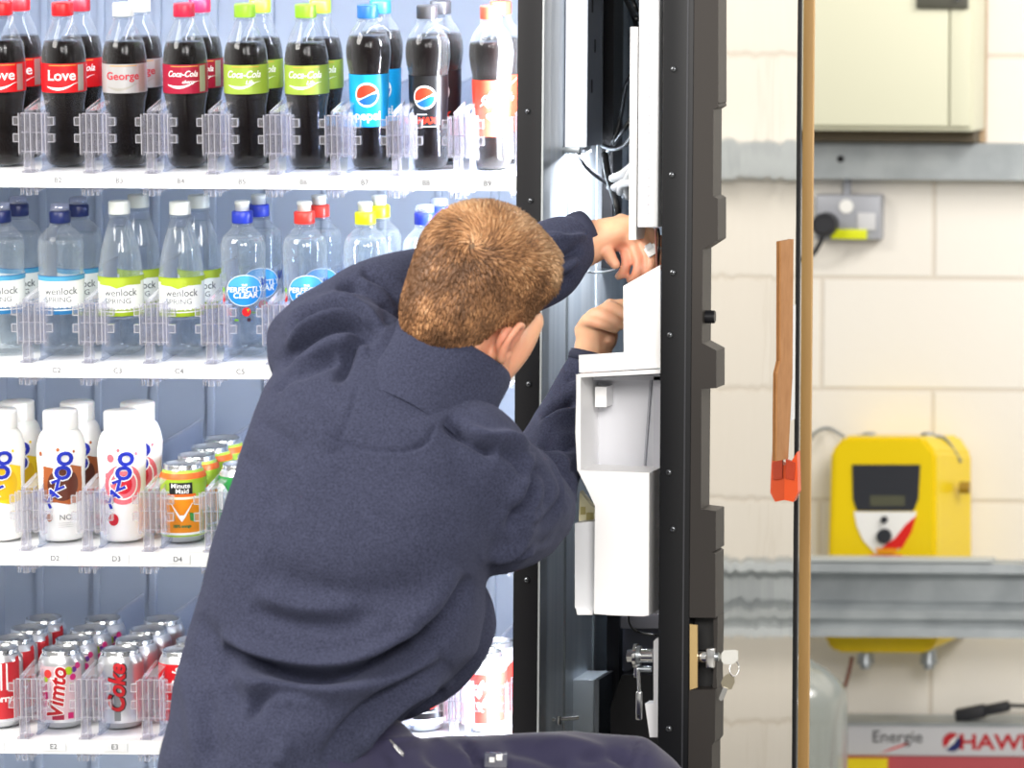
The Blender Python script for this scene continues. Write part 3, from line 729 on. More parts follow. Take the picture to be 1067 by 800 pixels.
for pts in ([(664, 168, -.1), (650, 180, .0), (638, 186, .05)], [(663, 180, -.1), (655, 186, .0), (640, 196, .05)], [(664, 190, -.1), (650, 192, .0), (646, 200, .05)], [(660, 176, -.1), (652, 190, .0), (655, 205, .05)]):
    q = MB(); q.tube([at(*p) for p in pts], .006, WP2, 8); vpart(q, 'cable', label='white bundled lead')
q = MB(); q.tube([at(683, 238, -.55), at(684, 262, -.54), at(685, 285, -.53)], .0015, mat('wire_red', '#8a5a50', .4)); q.tube([at(686, 238, -.55), at(687, 250, -.54), at(685, 285, -.52)], .0015, CB1); q.build('sensor_wires', door)
q = MB(); q.tube([at(608, 283, .1), at(622, 284, .1), at(636, 282, -.1), at(645, 278, -.3)], .0016, mat('wire_grey', '#8f9498', .4)); q.tube([at(655, 640, -.3), at(656, 650, -.25), at(664, 658, -.2), at(684, 662, -.2)], .0016, CB1); vpart(q, 'thin_wires')
# ================================================================== DRINKS
COLA = mat('cola', '#0b0403', .12, spec=.16)
COLA2 = mat('cola_red', '#2a0a08', .1, spec=.4)
WATER = clear('water', '#f6fafc', '#f2f6f8', .08, .45, .04, .35)
RED = mat('cap_red', '#d8141c', .35); LRED = mat('label_red', '#d3131c', .38)
P = {}
P['contour'] = smooth_prof([(.012, .001), (.024, .002), (.0285, .012), (.0285, .03), (.0272, .055), (.0278, .085), (.0305, .103), (.0317, .112), (.0318, .152), (.0315, .164), (.0288, .180), (.0225, .198), (.0165, .211), (.0138, .219), (.0134, .224)])
P['wavy'] = smooth_prof([(.012, .001), (.023, .002), (.0275, .012), (.0278, .028), (.0262, .05), (.0262, .075), (.0275, .095), (.0285, .12), (.0285, .138), (.0312, .155), (.0325, .172), (.031, .187), (.0255, .202), (.0175, .213), (.0140, .219), (.0134, .224)])
P['sport'] = smooth_prof([(.012, .001), (.026, .002), (.0305, .010), (.0312, .03), (.0305, .06), (.0318, .065), (.0322, .115), (.0322, .125), (.0330, .145), (.0330, .160), (.0300, .174), (.0210, .185), (.0148, .190), (.0140, .196)])
P['cone'] = smooth_prof([(.012, .001), (.024, .002), (.0300, .010), (.0305, .03), (.0305, .055), (.0318, .060), (.0320, .118), (.0305, .135), (.0270, .158), (.0215, .178), (.0165, .194), (.0140, .203), (.0134, .210)])
P['clearly'] = smooth_prof([(.012, .001), (.026, .002), (.0305, .010), (.0300, .03), (.0315, .05), (.0320, .12), (.0326, .145), (.0325, .162), (.0290, .175), (.0205, .185), (.0142, .191), (.0138, .198)])
P['milk'] = smooth_prof([(.020, .001), (.0280, .002), (.0325, .010), (.0335, .03), (.0330, .06), (.0335, .10), (.0350, .125), (.0345, .140), (.0300, .157), (.0245, .165), (.0235, .168), (.0235, .170)])
def petal(a, z): return 1-.10*max(0, 1-z/.022)*(.5+.5*math.cos(5*a))
def ribbed(a, z): return 1-.02*(.5+.5*math.cos(2*PI*z/.0065)) if (.03 < z < .058 or .13 < z < .152) else 1
def band(q, rf, z0, z1, m, a0=-PI, a1=PI, off=.0003, seg=40, taper=None):
    n = max(2, int((z1-z0)/.006)); vs = []; fs = []
    for j in range(n+1):
        z = z0+(z1-z0)*j/n
        for k in range(seg+1):
            a = a0+(a1-a0)*k/seg; r = rf(z)+off; vs.append((r*math.sin(a), -r*math.cos(a), z))
    for j in range(n):
        for k in range(seg): o = j*(seg+1)+k; fs.append((o, o+1, o+seg+2, o+seg+1))
    q.add(vs, fs, m, True)
def cap_screw(q, z, r, h, m, ribs=True):
    q.lathe([(r*.99, z), (r, z+.001), (r, z+h-.002), (r*.94, z+h), (r*.3, z+h+.0002)], m, 60, mod=(lambda a, zz: 1-.018*(.5+.5*math.cos(30*a))) if ribs else None)
def cap_sport(q, z, r, h, m, mtop, dome=False):
    q.lathe([(r*.97, z), (r, z+.001), (r, z+h*.62), (r*.93, z+h*.68), (r*.62, z+h*.69)], m, 48, mod=lambda a, zz: 1-.015*(.5+.5*math.cos(24*a)))
    if dome: q.lathe([(r*.9, z+h*.69), (r*.9, z+h*.9), (r*.8, z+h*1.08), (r*.4, z+h*1.14), (.0005, z+h*1.15)], mtop, 32)
    else: q.lathe([(r*.66, z+h*.69), (r*.66, z+h*1.02), (r*.72, z+h*1.05), (r*.72, z+h*1.22), (r*.6, z+h*1.26), (.0005, z+h*1.26)], mtop, 32)
def bottle(name, kind, loc, label, group, art, cap, liquid=COLA, level=.185, lab=None, glass=True, mod=None, bodym=None):
    t = thing(name, loc, label, 'bottle' if kind != 'milk' else 'bottle', group)
    prof = P[kind]; rf = prof_fn([(r, z) for r, z in prof])
    pm = mod or petal
    q = MB(); q.lathe(prof, bodym or PET, 40, mod=pm)
    if kind != 'milk':
        zt = prof[-1][1]; q.lathe([(.0136, zt-.006), (.0162, zt-.0055), (.0162, zt-.0035), (.0136, zt-.003)], bodym or PET, 32)
    q.build('body', t)
    if liquid:
        lp = [(max(r-.0009, .0004), z) for r, z in prof if .002 < z < level]; lp = [(lp[0][0], lp[0][1])]+lp+[(max(rf(level)-.0009, .001), level)]
        q = MB(); q.lathe(lp, liquid, 40, mod=pm); q.build('drink', t)
    q = MB(); art(q, rf); q.build('label', t, fix=False)
    q = MB(); cap(q, prof[-1][1]); q.build('cap', t)
    return t
def swoosh(w=.045, h=.006):
    top = []; bot = []
    for k in range(13):
        u = k/12; x = -w/2+w*u; y = -h*math.sin(PI*min(1, u*1.15))*1.1+h*.9*u
        th = h*.55*math.sin(PI*min(1, (u+.02)))*(1.25-u)+.0002
        top.append((x, y+th)); bot.append((x, y-th*.4))
    return poly2d(top+bot[::-1], .004)
SILV = mat('label_silver', '#b9b6ae', .35, .5)
MAROON = mat('label_maroon', '#a00f33', .4); LIME = mat('label_lime', '#97b040', .4); GREYL = mat('label_grey', '#c4c3c4', .3, .4)
def art_cola(base, word, col, size=.0215, kind='plain', stripe=True, word2=None):
    def f(q, rf):
        band(q, rf, .111, .154, base)
        if stripe: band(q, rf, .113, .152, SILV, R_(41), R_(62), .0007, 8)
        if kind == 'script':
            wrap(q, text2d(word, size, .016, .35, .82), col, rf, .140, R_(-6), .0009)
            wrap(q, swoosh(.05, .006), col, rf, .124, R_(-4))
            if word2: wrap(q, xf(text2d(word2, size*.55, .02, .3), 0), col, rf, .1285, R_(10), .0008)
        else:
            wrap(q, text2d(word, size, .016), col, rf, .136, R_(-3), .0009)
            wrap(q, swoosh(.05, .006), WPRINT if base is not GREYL else SILV, rf, .120, 0)
        wrap(q, rect2d(-.02, -.0006, .02, .0006), mat('gold_print', '#d7a24b', .4), rf, .1515, 0, .0009)
    return f
def screwcap(m, h=.0195): return lambda q, z: cap_screw(q, z-.001, .0155, h, m)
GSER = None
def roundel(q, rf, zc, r=.0150, th=0):
    wrap(q, disc2d(0, 0, r, r*1.05), WPRINT, rf, zc, th, .0007)
    R1 = r*.87
    up = [(R1*math.cos(a), R1*math.sin(a)) for a in [R_(25)+(R_(195)-R_(25))*k/16 for k in range(17)]]
    wv = [(-.95*R1+1.85*R1*u, R1*(-.26+.70*u+.20*math.sin(2*PI*u)*-1)) for u in [k/10 for k in range(1, 10)]]
    wrap(q, poly2d(up+wv, .005), mat('roundel_red', '#e03a1e', .4), rf, zc, th, .0011)
    dn = [(R1*math.cos(a), R1*math.sin(a)) for a in [R_(215)+(R_(368)-R_(215))*k/16 for k in range(17)]]
    wv2 = [(.93*R1-1.75*R1*u, R1*(.0-.58*u+.22*math.sin(2*PI*u))) for u in [k/10 for k in range(1, 10)]]
    wrap(q, poly2d(dn+wv2, .005), mat('roundel_blue', '#1565c0', .4), rf, zc, th, .0011)
def art_pep(q, rf):
    band(q, rf, .063, .141, mat('label_cyan', '#12a0e0', .38))
    roundel(q, rf, .111, .0175, R_(-6)); wrap(q, text2d('pepsi', .019, .025), WPRINT, rf, .0795, R_(-6))
def art_max(q, rf):
    band(q, rf, .066, .140, mat('label_black', '#1a1a1c', .3))
    roundel(q, rf, .108, .0170, R_(-12))
    wrap(q, text2d('MAX', .013, .05, .2), mat('max_red', '#e23016', .4), rf, .073, R_(-8))
    wrap(q, rect2d(-.012, -.0007, .004, .0007), WPRINT, rf, .0825, R_(-14)); wrap(q, rect2d(-.010, -.0007, .012, .0007), WPRINT, rf, .0645, R_(-4))
def art_pepper(q, rf):
    band(q, rf, .050, .134, mat('label_salmon', '#d9442f', .4))
    dr_art(q, rf, .092, .016)
def dr_art(q, rf, z, sz, th=R_(-4)):
    for off, m in ((0, mat('brown_print', '#5a1a1a', .4)), (.0006, WPRINT)):
        wrap(q, xf(text2d('Dr', sz*1.25, .07 if off == 0 else .03, .3), R_(58), -.004, .013), m, rf, z, th, .0006+off)
        wrap(q, xf(text2d('Pepper', sz, .08 if off == 0 else .035, .3, .8), R_(58), .006, -.002), m, rf, z, th, .0008+off)
        wrap(q, xf(rect2d(-.026, -.0009, .026, .0009), R_(40), .004, .020), m, rf, z, th, .0006+off)
NAVY = mat('wenlock_navy', '#17265e', .35); BLUE = mat('cap_blue', '#2339b4', .35); REDC = mat('cap_tomato', '#e5382e', .35); YELC = mat('cap_yellow', '#eaea10', .35)
DOME = clear('dome', '#dfe3f5', '#c9d2ef', .35, .8, .08)
WLAB = mat('label_white', '#eef1ee', .4)
def art_wen(colA, colB, z0, z1, spring):
    def f(q, rf):
        band(q, rf, z0, z1, WLAB, R_(-125), R_(125))
        h = z1-z0
        band(q, rf, z1-h*.13, z1, colA, R_(-125), R_(125), .0007); band(q, rf, z1-h*.018, z1+.0004, colB, R_(-125), R_(125), .001)
        band(q, rf, z0, z0+h*.10, colB, R_(-125), R_(125), .0008)
        # grass fringe
        pts = [(-.036, 0)]
        rr = random.Random(3)
        for k in range(37): pts += [(-.036+.002*k, .002+.004*rr.random()), (-.035+.002*k, .001)]
        pts += [(.038, 0)]
        wrap(q, poly2d(pts, .01), colB, rf, z0+h*.13, 0, .0007)
        wrap(q, text2d('wenlock', .0150, .008, sx=.95), mat('grey_print', '#60656a', .5), rf, z0+h*.60, R_(2))
        wrap(q, text2d('SPRING', .0112, .0, sx=1.05), MATS['grey_print'], rf, z0+h*.38, R_(-6))
    return f
SKY = mat('wen_sky', '#4fa0c8', .4); DEEP = mat('wen_deep', '#1f6ea4', .4); LM1 = mat('wen_lime', '#a8bc2e', .4); LM2 = mat('wen_green', '#93ad10', .4)
def art_lime(q, rf):
    art_wen(LM1, LM2, .060, .118, True)(q, rf)
    wrap(q, poly2d([(-.034, .004), (.034, .004), (.034, -.004), (.012, -.003), (-.004, -.008), (-.014, -.004), (-.034, -.003)], .006), LM1, rf, .1095, 0, .0009)
def art_clear(q, rf):
    z = .100
    wrap(q, disc2d(0, 0, .0275, .0235), mat('clear_white', '#dfe9f6', .4), rf, z, R_(4))
    wrap(q, disc2d(0, 0, .0262, .0222), mat('clear_blue', '#1f86d6', .35), rf, z, R_(4), .0009)
    wrap(q, disc2d(0, 0, .024, .0205, 24, R_(10), R_(170)), mat('clear_blue2', '#4aa8ea', .35), rf, z+.001, R_(4), .0012)
    wrap(q, text2d('PERFECTLY', .0108, .018, .12), WPRINT, rf, z+.001, R_(4), .0018)
    wrap(q, text2d('CLEAR', .0118, .02, .12), WPRINT, rf, z-.0075, R_(6), .0018)
    wrap(q, text2d('THE', .0045, .03), WPRINT, rf, z+.008, R_(4), .0018)
    wrap(q, disc2d(0, 0, .0062, .0066), RED, rf, .068, R_(8)); wrap(q, disc2d(0, 0, .0028), mat('berry', '#3a1226', .4), rf, .056, R_(14))
    wrap(q, poly2d([(0, 0), (.003, .006), (-.002, .005)]), mat('leaf', '#7ab51c', .4), rf, .067, R_(12)); wrap(q, disc2d(0, 0, .0035, .0016), MATS['leaf'], rf, .056, R_(-18))
    wrap(q, poly2d([(0, 0), (.0045, -.004), (.005, -.022), (.001, -.026), (-.002, -.012)]), RED, rf, .096, R_(-62)); wrap(q, disc2d(0, 0, .003, .004), MATS['leaf'], rf, .1, R_(-60))
    wrap(q, xf(text2d('W', .02, .03, .3), 0), mat('navy2', '#1c3f9c', .4), rf, .108, R_(66))
YZB = mat('yz_blue', '#1d2fb0', .35)
def art_milk(colA, colB, spots, note=None):
    def f(q, rf):
        # broken colour field, a rough blot
        rr = random.Random(5)
        if colA is not None:
            if spots: wrap(q, disc2d(0, 0, .028, .030, 30), colA, rf, .088, R_(6), .0006); wrap(q, disc2d(0, 0, .021, .023, 30), WPRINT, rf, .088, R_(6), .0009); wrap(q, disc2d(0, 0, .0185, .0205, 30), colA, rf, .088, R_(6), .0012); wrap(q, disc2d(0, 0, .012, .014, 30), colB, rf, .088, R_(6), .0014)
            else:
                pts = [(-.029, -.026+.003*rr.random()), (-.01, -.024), (.008, -.028), (.029, -.025), (.031, 0), (.029, .026), (.012, .031), (-.01, .027), (-.029, .030), (-.031, .004)]
                wrap(q, poly2d(pts, .006), colA, rf, .085, R_(8), .0006); wrap(q, disc2d(0, 0, .022, .024, 30), colB, rf, .087, R_(6), .0009)
                wrap(q, disc2d(0, 0, .0235, .0255, 30, R_(-50), R_(50)), colB, rf, .087, R_(6), .0008)
            for (x, y, r) in ((-.002, .052, .0024), (-.029, .045, .0030), (-.017, -.050, .0050), (.02, .048, .0018)) if not spots else ((-.003, .052, .0022), (-.014, .040, .0050), (-.020, .013, .0040), (-.012, -.052, .0075), (-.02, -.025, .003), (.022, .045, .0022)):
                wrap(q, disc2d(0, 0, r, r*1.2), colA if r < .006 else colB if spots else colA, rf, .088+y, x/.034, .0012)
        # lettering climbing the bottle: Y A Z O O
        pos = [(-.0165, -.029, .0200), (-.0105, -.0150, .0200), (-.0030, -.001, .0205), (.0040, .0165, .027), (.0075, .0375, .027)]
        for (x, y, s), ch in zip(pos, 'YAZOO'):
            rot = R_(22) if ch != 'O' else 0
            g = text2d(ch, s*1.12, .085); wrap(q, xf(g, rot, 0, 0), WPRINT, rf, .088+y, x/.034, .0020)
            g = text2d(ch, s, .055); wrap(q, xf(g, rot), YZB, rf, .088+y, x/.034, .0026)
        if note: wrap(q, text2d(note, .0115, .0), mat('note', '#6a6a6c', .5), rf, .038, R_(12), .0008); [wrap(q, rect2d(-.011, -.0003, .011, .0003), GREYL, rf, .030-.003*k, R_(13), .0008) for k in range(3)]
    return f
MILKW = mat('milk_white', '#f3f3f1', .38, sss=.1)

ALU = mat('aluminium', '#d4d6d8', .22, 1); ALUP = mat('can_silver', '#d9dbdf', .28, .75)
CANP = [(.0225, .0015), (.0255, .0005), (.0275, .003), (.0322, .010), (.0330, .014), (.0330, .096), (.0318, .101), (.0280, .1085), (.0268, .1105)]
def can(name, loc, label, group, bodym, art, topband=None):
    t = thing(name, loc, label, 'can', group)
    rf = prof_fn([(r, z) for r, z in sorted(CANP[2:], key=lambda p: p[1])])
    q = MB(); q.lathe([(.0005, .004), (.018, .004)]+CANP[:4], ALU, 40, caps=False)
    q.lathe(CANP[3:-1], bodym, 40, caps=False)
    q.build('body', t)
    q = MB(); q.lathe([(.0281, .1084), (.0268, .1105), (.0272, .1150), (.0262, .1162), (.0252, .1150), (.0242, .1100), (.0005, .1102)], ALU, 40, caps=False)
    q.build('lid', t)
    q = MB(); q.prism([(.010*math.cos(a)*(.75)+.0, .0125*math.sin(a)-.001) for a in [2*PI*k/20 for k in range(20)]], .1106, .1119, ALU, axis='z'); q.cyl((0, 0, .1104), (0, 0, .1126), .0025, ALU, 12); q.build('ring_pull', t)
    if art: q = MB(); art(q, rf); q.build('printed_design', t, fix=False)
    return t
def art_vimto(q, rf):
    band(q, rf, .0145, .095, mat('vimto_pink', '#e9c9cf', .35, .3), R_(-60), R_(60), .0004)
    wrap(q, rect2d(-.0125, -.004, .0045, .004), mat('vimto_mag', '#a01038', .4), rf, .019, 0, .0008); wrap(q, rect2d(.010, -.004, .018, .005), mat('vimto_pk', '#cc1a6a', .4), rf, .02, 0, .0008)
    wrap(q, poly2d([(-.019, .0), (-.010, .008), (-.012, .040), (-.022, .03)]), MATS['vimto_pk'], rf, .03, R_(-14), .0008)
    wrap(q, xf(text2d('Vimto', .031, .075, .2), R_(84)), WPRINT, rf, .055, R_(-8), .0011)
    wrap(q, xf(text2d('Vimto', .031, .03, .2), R_(84)), mat('vimto_red', '#b91520', .35), rf, .055, R_(-8), .0016)
    for (x, z, r, m) in ((.012, .088, .0058, mat('fruit_lime', '#a9c71a', .4)), (.020, .089, .004, mat('fruit_purple', '#6a2a8a', .4)), (.026, .094, .0045, mat('fruit_pink', '#d42a7a', .4)), (-.018, .084, .006, mat('fruit_red', '#d43a34', .4)), (-.022, .075, .004, MATS['fruit_lime']), (.018, .078, .0045, MATS['fruit_pink'])):
        wrap(q, disc2d(0, 0, r, r*1.05, 16), m, rf, z, x/.033, .0013)
def art_dietcoke(q, rf):
    wrap(q, rect2d(-.005, -.044, .004, .044), mat('coke_grey', '#8c9094', .3, .5), rf, .058, R_(-6), .0006)
    wrap(q, xf(text2d('Coke', .033, .06, .25), R_(88)), DKTXT, rf, .062, R_(-5), .0010)
    wrap(q, xf(text2d('Coke', .033, .03, .25), R_(88)), mat('coke_red', '#c01420', .35), rf, .062, R_(-7), .0016)
def art_cokecan(q, rf):
    band(q, rf, .0145, .099, LRED, off=.0004)
    wrap(q, xf(text2d('Coca-Cola', .021, .03, .35, .85), R_(88)), WPRINT, rf, .055, R_(-8), .0010)
def art_juice(q, rf):
    band(q, rf, .0165, .0665, mat('juice_orange', '#ef8f10', .35), off=.0004); band(q, rf, .0665, .0700, mat('juice_cream', '#f4efd0', .4), off=.0007)
    band(q, rf, .089, .097, mat('juice_green', '#a6c832', .4), off=.0004); band(q, rf, .096, .1045, mat('juice_deep', '#ee6a1c', .4), off=.0006)
    band(q, rf, .0700, .0745, MATS['juice_deep'], R_(-40), R_(35), .0006)
    wrap(q, rect2d(-.0165, -.0085, .0170, .0085), mat('juice_black', '#1c2020', .4), rf, .083, R_(-4), .0009)
    wrap(q, text2d('Minute', .0098, .015), WPRINT, rf, .0868, R_(-4), .0013); wrap(q, text2d('Maid', .0098, .015), WPRINT, rf, .0788, R_(0), .0013)
    wrap(q, poly2d([(-.016, .018), (-.015, .018), (-.003, .0), (.003, .0), (.015, .018), (.016, .018), (.005, -.003), (0, -.010), (-.005, -.003)], .006), WPRINT, rf, .043, R_(-2), .0009)
    wrap(q, poly2d([(-.002, 0), (.006, -.004), (.004, .010), (-.003, .012)]), mat('juice_leaf', '#3f8f3a', .4), rf, .035, R_(22), .0009)
    wrap(q, text2d('100% orange', .0058, .05, sx=.85), mat('juice_txt', '#1f7a46', .4), rf, .0265, R_(-2), .0012)
    band(q, rf, .013, .0165, WPRINT, off=.0005)
JB = mat('juice_can', '#a8c843', .35)
def art_drcan(q, rf):
    band(q, rf, .0145, .088, mat('drpep_red', '#d42a22', .35), R_(-180), R_(180), .0004); band(q, rf, .0145, .096, WPRINT, R_(8), R_(24), .0009); band(q, rf, .0145, .096, WPRINT, R_(-60), R_(-48), .0009)
    dr_art(q, rf, .052, .0165, R_(-6))
def art_maxcan(q, rf):
    band(q, rf, .0145, .099, mat('label_black', '#1a1a1c', .3), off=.0004); band(q, rf, .013, .02, WPRINT, off=.0008)
    wrap(q, text2d('MAX', .014, .06, .2), MATS.get('max_red') or mat('max_red', '#e23016', .4), rf, .040, R_(6), .001); wrap(q, rect2d(-.010, -.001, .012, .001), WPRINT, rf, .030, R_(6), .001)
def art_tizer(q, rf):
    band(q, rf, .0145, .099, mat('red_left', '#cf3038', .35, .2), R_(-70), R_(60), .0004)
    for k in range(5): wrap(q, rect2d(-.0012, -.02, .0012, .02), WPRINT, rf, .078, R_(-34+14*k), .0008)
    wrap(q, xf(text2d('Cherry', .014, .03), 0), WPRINT, rf, .045, 0, .0008)
    wrap(q, poly2d([(.0, .0), (.008, .004), (.012, .016), (.004, .014)]), MATS['red_left'], rf, .09, R_(44), .0008)

# ------------------------------------------------------------------ putting them in the lanes
ROT = R_(14)
def shelfpt(row, x, s):
    """a point s metres up the sloping shelf"""
    return (x, s*math.cos(TILT), ztops[row]+s*math.sin(TILT)+.0022)
def lane(i, px=0): return XB2+PITCH*(i-2)-.016+px
EUL = (Matrix.Rotation(TILT, 3, 'X') @ Matrix.Rotation(ROT, 3, 'Z')).to_euler()
def put(t, row, i, s=.085, dx=0):
    t.location = shelfpt(row, lane(i, dx), s); t.rotation_euler = EUL; return t
def put2(t, row, i, label, s=.157, dx=.002, group=None, n=None):
    return dup(t, shelfpt(row, lane(i, dx), s), EUL, label, group)
CT = mat('cap_white', '#dfe4df', .35); CM = mat('cap_crimson', '#c4173f', .35); CL = mat('cap_lime', '#8fc22a', .35); CMD = mat('cap_maroon', '#8e1524', .35)
GB = 'cola bottles on the top full shelf'
b1 = put(bottle('drink_bottle', 'contour', (0, 0, 0), 'red-capped cola bottle cut off by the left edge of the photo', GB, art_cola(LRED, 'Love', WPRINT), screwcap(RED)), 'B', 1)
put2(b1, 'B', 1, 'red-capped cola bottle right behind the one at the left edge of the cola shelf')
b2_ = put2(b1, 'B', 2, 'red-capped cola bottle with the whole word Love, front of lane B2', .085, 0)
b2b = put(bottle('drink_bottle', 'contour', (0, 0, 0), 'dark-red-capped cola bottle behind the one reading Love in lane B2', GB, art_cola(LRED, 'Coca-Cola', WPRINT, .0145, 'script', False), screwcap(CMD)), 'B', 2, .157, .002)
b3 = put(bottle('drink_bottle', 'contour', (0, 0, 0), 'white-capped cola bottle with red word George on silver label, front of lane B3', GB, art_cola(GREYL, 'George', mat('george_red', '#c0283a', .4), .0160), screwcap(CT)), 'B', 3)
put2(b3, 'B', 3, 'silver-labelled white-capped cola bottle hidden behind the George bottle')
b4 = put(bottle('drink_bottle', 'contour', (0, 0, 0), 'crimson-capped cola bottle with white script on a crimson label, front of lane B4', GB, art_cola(MAROON, 'Coca-Cola', WPRINT, .0125, 'script', True, 'cherry'), screwcap(CM)), 'B', 4)
put2(b4, 'B', 4, 'crimson-labelled cola bottle standing behind the front one in lane B4')
b5 = put(bottle('drink_bottle', 'contour', (0, 0, 0), 'green-capped cola bottle with lime label, front of lane B5, left of its twin', GB, art_cola(LIME, 'Coca-Cola', WPRINT, .0145, 'script', False, 'Life'), screwcap(CL)), 'B', 5)
put2(b5, 'B', 5, 'lime-labelled cola bottle behind the front one in lane B5')
put2(b5, 'B', 6, 'green-capped cola bottle with lime label beside the cyan-labelled bottle', .085, 0)
put2(b5, 'B', 6, 'lime-labelled cola bottle behind the front one in lane B6')
b7 = put(bottle('drink_bottle', 'wavy', (0, 0, 0), 'blue-capped cola bottle with bright cyan label and round emblem, lane B7', GB, art_pep, screwcap(mat('cap_azure', '#2a6fc0', .35)), COLA, .196), 'B', 7, .085, .002)
b7b = put2(b7, 'B', 7, 'cyan-labelled cola bottle half hidden behind the front one in lane B7')
b8 = put(bottle('drink_bottle', 'wavy', (0, 0, 0), 'black-capped cola bottle with black label, round emblem and MAX, lane B8', GB, art_max, screwcap(mat('cap_black', '#3c3c40', .35)), COLA, .193), 'B', 8)
put2(b8, 'B', 8, 'black-labelled cola bottle behind the one reading MAX')
b9 = put(bottle('drink_bottle', 'wavy', (0, 0, 0), 'salmon-capped bottle with salmon-red label reading Dr Pepper, next to the black post', GB, art_pepper, screwcap(mat('cap_salmon', '#e8583e', .35)), COLA, .188), 'B', 9, .085, .004)
put2(b9, 'B', 9, 'salmon-labelled bottle mostly hidden behind the last one by the black post')

GC = 'water bottles on the second shelf'
def sportcap(m, mtop, dome=False): return lambda q, z: cap_sport(q, z-.001, .0152, .026, m, mtop, dome)
w1 = put(bottle('water_bottle', 'sport', (0, 0, 0), 'water bottle with navy sports cap, cut off by the left edge', GC, art_wen(SKY, DEEP, .062, .119, True), sportcap(NAVY, DOME, True), WATER, .168, mod=ribbed), 'C', 1)
put2(w1, 'C', 1, 'navy-capped water bottle behind the one at the left edge')
put2(w1, 'C', 2, 'navy-capped water bottle with blue and white label, front of lane C2', .085, -.002)
put2(w1, 'C', 2, 'navy-capped water bottle behind the front one in lane C2')
w3 = put(bottle('water_bottle', 'cone', (0, 0, 0), 'white-capped water bottle with lime label, front of lane C3', GC, art_lime, screwcap(CT, .019), WATER, .188), 'C', 3, .085, -.004)
put2(w3, 'C', 3, 'white-capped lime-labelled water bottle behind the front one in lane C3')
put2(w3, 'C', 4, 'white-capped water bottle with lime label, front of lane C4 beside the blue-capped one', .085, -.004)
put2(w3, 'C', 4, 'white-capped lime-labelled water bottle behind the front one in lane C4')
def wcap(m): return sportcap(m, CT)
w5 = put(bottle('water_bottle', 'clearly', (0, 0, 0), 'blue-capped water bottle with round blue label, front of lane C5', GC, art_clear, wcap(BLUE), WATER, .176, mod=ribbed), 'C', 5, .085, -.002)
put2(w5, 'C', 5, 'blue-capped water bottle behind the front one in lane C5')
w6 = put(bottle('water_bottle', 'clearly', (0, 0, 0), 'red-capped water bottle with round blue label, left of the yellow-capped one', GC, art_clear, wcap(REDC), WATER, .176, mod=ribbed), 'C', 6)
put2(w6, 'C', 6, 'red-capped water bottle behind the front red-capped one')
w7 = put(bottle('water_bottle', 'clearly', (0, 0, 0), 'yellow-capped water bottle above the raised left arm, front one', GC, art_clear, wcap(YELC), WATER, .176, mod=ribbed), 'C', 7)
put2(w7, 'C', 7, 'yellow-capped water bottle standing behind the other yellow cap')
w8 = put(bottle('water_bottle', 'clearly', (0, 0, 0), 'water bottle whose blue domed cap shows just left of the head', GC, art_clear, sportcap(BLUE, DOME, True), WATER, .176, mod=ribbed), 'C', 8, .085, -.002)
put2(w8, 'C', 8, 'blue-capped water bottle half hidden behind the one by the head')

GD = 'milk drink bottles on the third shelf'
def milkcap(q, z):
    q.lathe([(.0248, z-.004), (.0250, z-.003), (.0250, z+.021), (.0235, z+.0235), (.0008, z+.024)], MILKW, 60, mod=lambda a, zz: 1-.01*(.5+.5*math.cos(40*a)))
def milk(label, a): return bottle('milk_bottle', 'milk', (0, 0, 0), label, GD, a, milkcap, None, 0, mod=lambda a_, z: 1, bodym=MILKW)
BROWN = mat('milk_brown', '#a85a2c', .4); BROWN2 = mat('milk_choc', '#5c2c1c', .4); PINK = mat('milk_pink', '#e8707c', .4); PINK2 = mat('milk_red', '#d01c30', .4); MYEL = mat('milk_yellow', '#f0cc14', .4); MYEL2 = mat('milk_gold', '#e0b40c', .4)
m1 = put(milk('milk drink bottle with yellow artwork at the left edge', art_milk(MYEL, MYEL2, False, None)), 'D', 1)
put2(m1, 'D', 1, 'white milk drink bottle behind the yellow-patterned one')
m2 = put(milk('milk drink bottle with brown chocolate artwork, front of lane D2', art_milk(BROWN, BROWN2, False, 'NO')), 'D', 2)
put2(m2, 'D', 2, 'brown-patterned milk drink bottle behind the front one in lane D2')
m3 = put(milk('milk drink bottle with pink strawberry artwork, front of lane D3', art_milk(PINK, PINK2, True, None)), 'D', 3)
put2(m3, 'D', 3, 'pink-patterned milk drink bottle behind the front one in lane D3')
GJ = 'orange juice cans in lane D4'
j = put(can('juice_can', (0, 0, 0), 'orange and green juice can, front of its row, above tag D4', GJ, JB, art_juice), 'D', 4)
nth = ['', 'second', 'third', 'fourth and rearmost']
for k in (1, 2, 3): put2(j, 'D', 4, 'orange juice can, %s from the front in lane D4' % nth[k], .085+.067*k, 0)
def art_green(q, rf): band(q, rf, .0145, .1, mat('can_green', '#2f9a48', .35), off=.0004); wrap(q, disc2d(0, 0, .016, .02), WPRINT, rf, .07, R_(-60), .0008)
g = put(can('drink_can', (0, 0, 0), 'green can just showing beside the dark fleece on the milk shelf', 'green cans beside the juice', ALUP, art_green), 'D', 5, .085, -.003)
put2(g, 'D', 5, 'green can hidden behind the one beside the fleece', .152, 0)
GE = 'drink cans on the lowest shelf in view'
c1 = put(can('drink_can', (0, 0, 0), 'red and white can at the left edge of the lowest shelf, front', GE, ALUP, art_tizer), 'E', 1)
c2 = put(can('drink_can', (0, 0, 0), 'can with Vimto running up it in red, front of lane E2', GE, ALUP, art_vimto), 'E', 2, .085, .002)
c3 = put(can('drink_can', (0, 0, 0), 'silver can with Coke running up it in red, front of lane E3', GE, ALUP, art_dietcoke), 'E', 3)
c4 = put(can('drink_can', (0, 0, 0), 'red can with white script partly hidden by the fleece, lane E4', GE, ALUP, art_cokecan), 'E', 4)
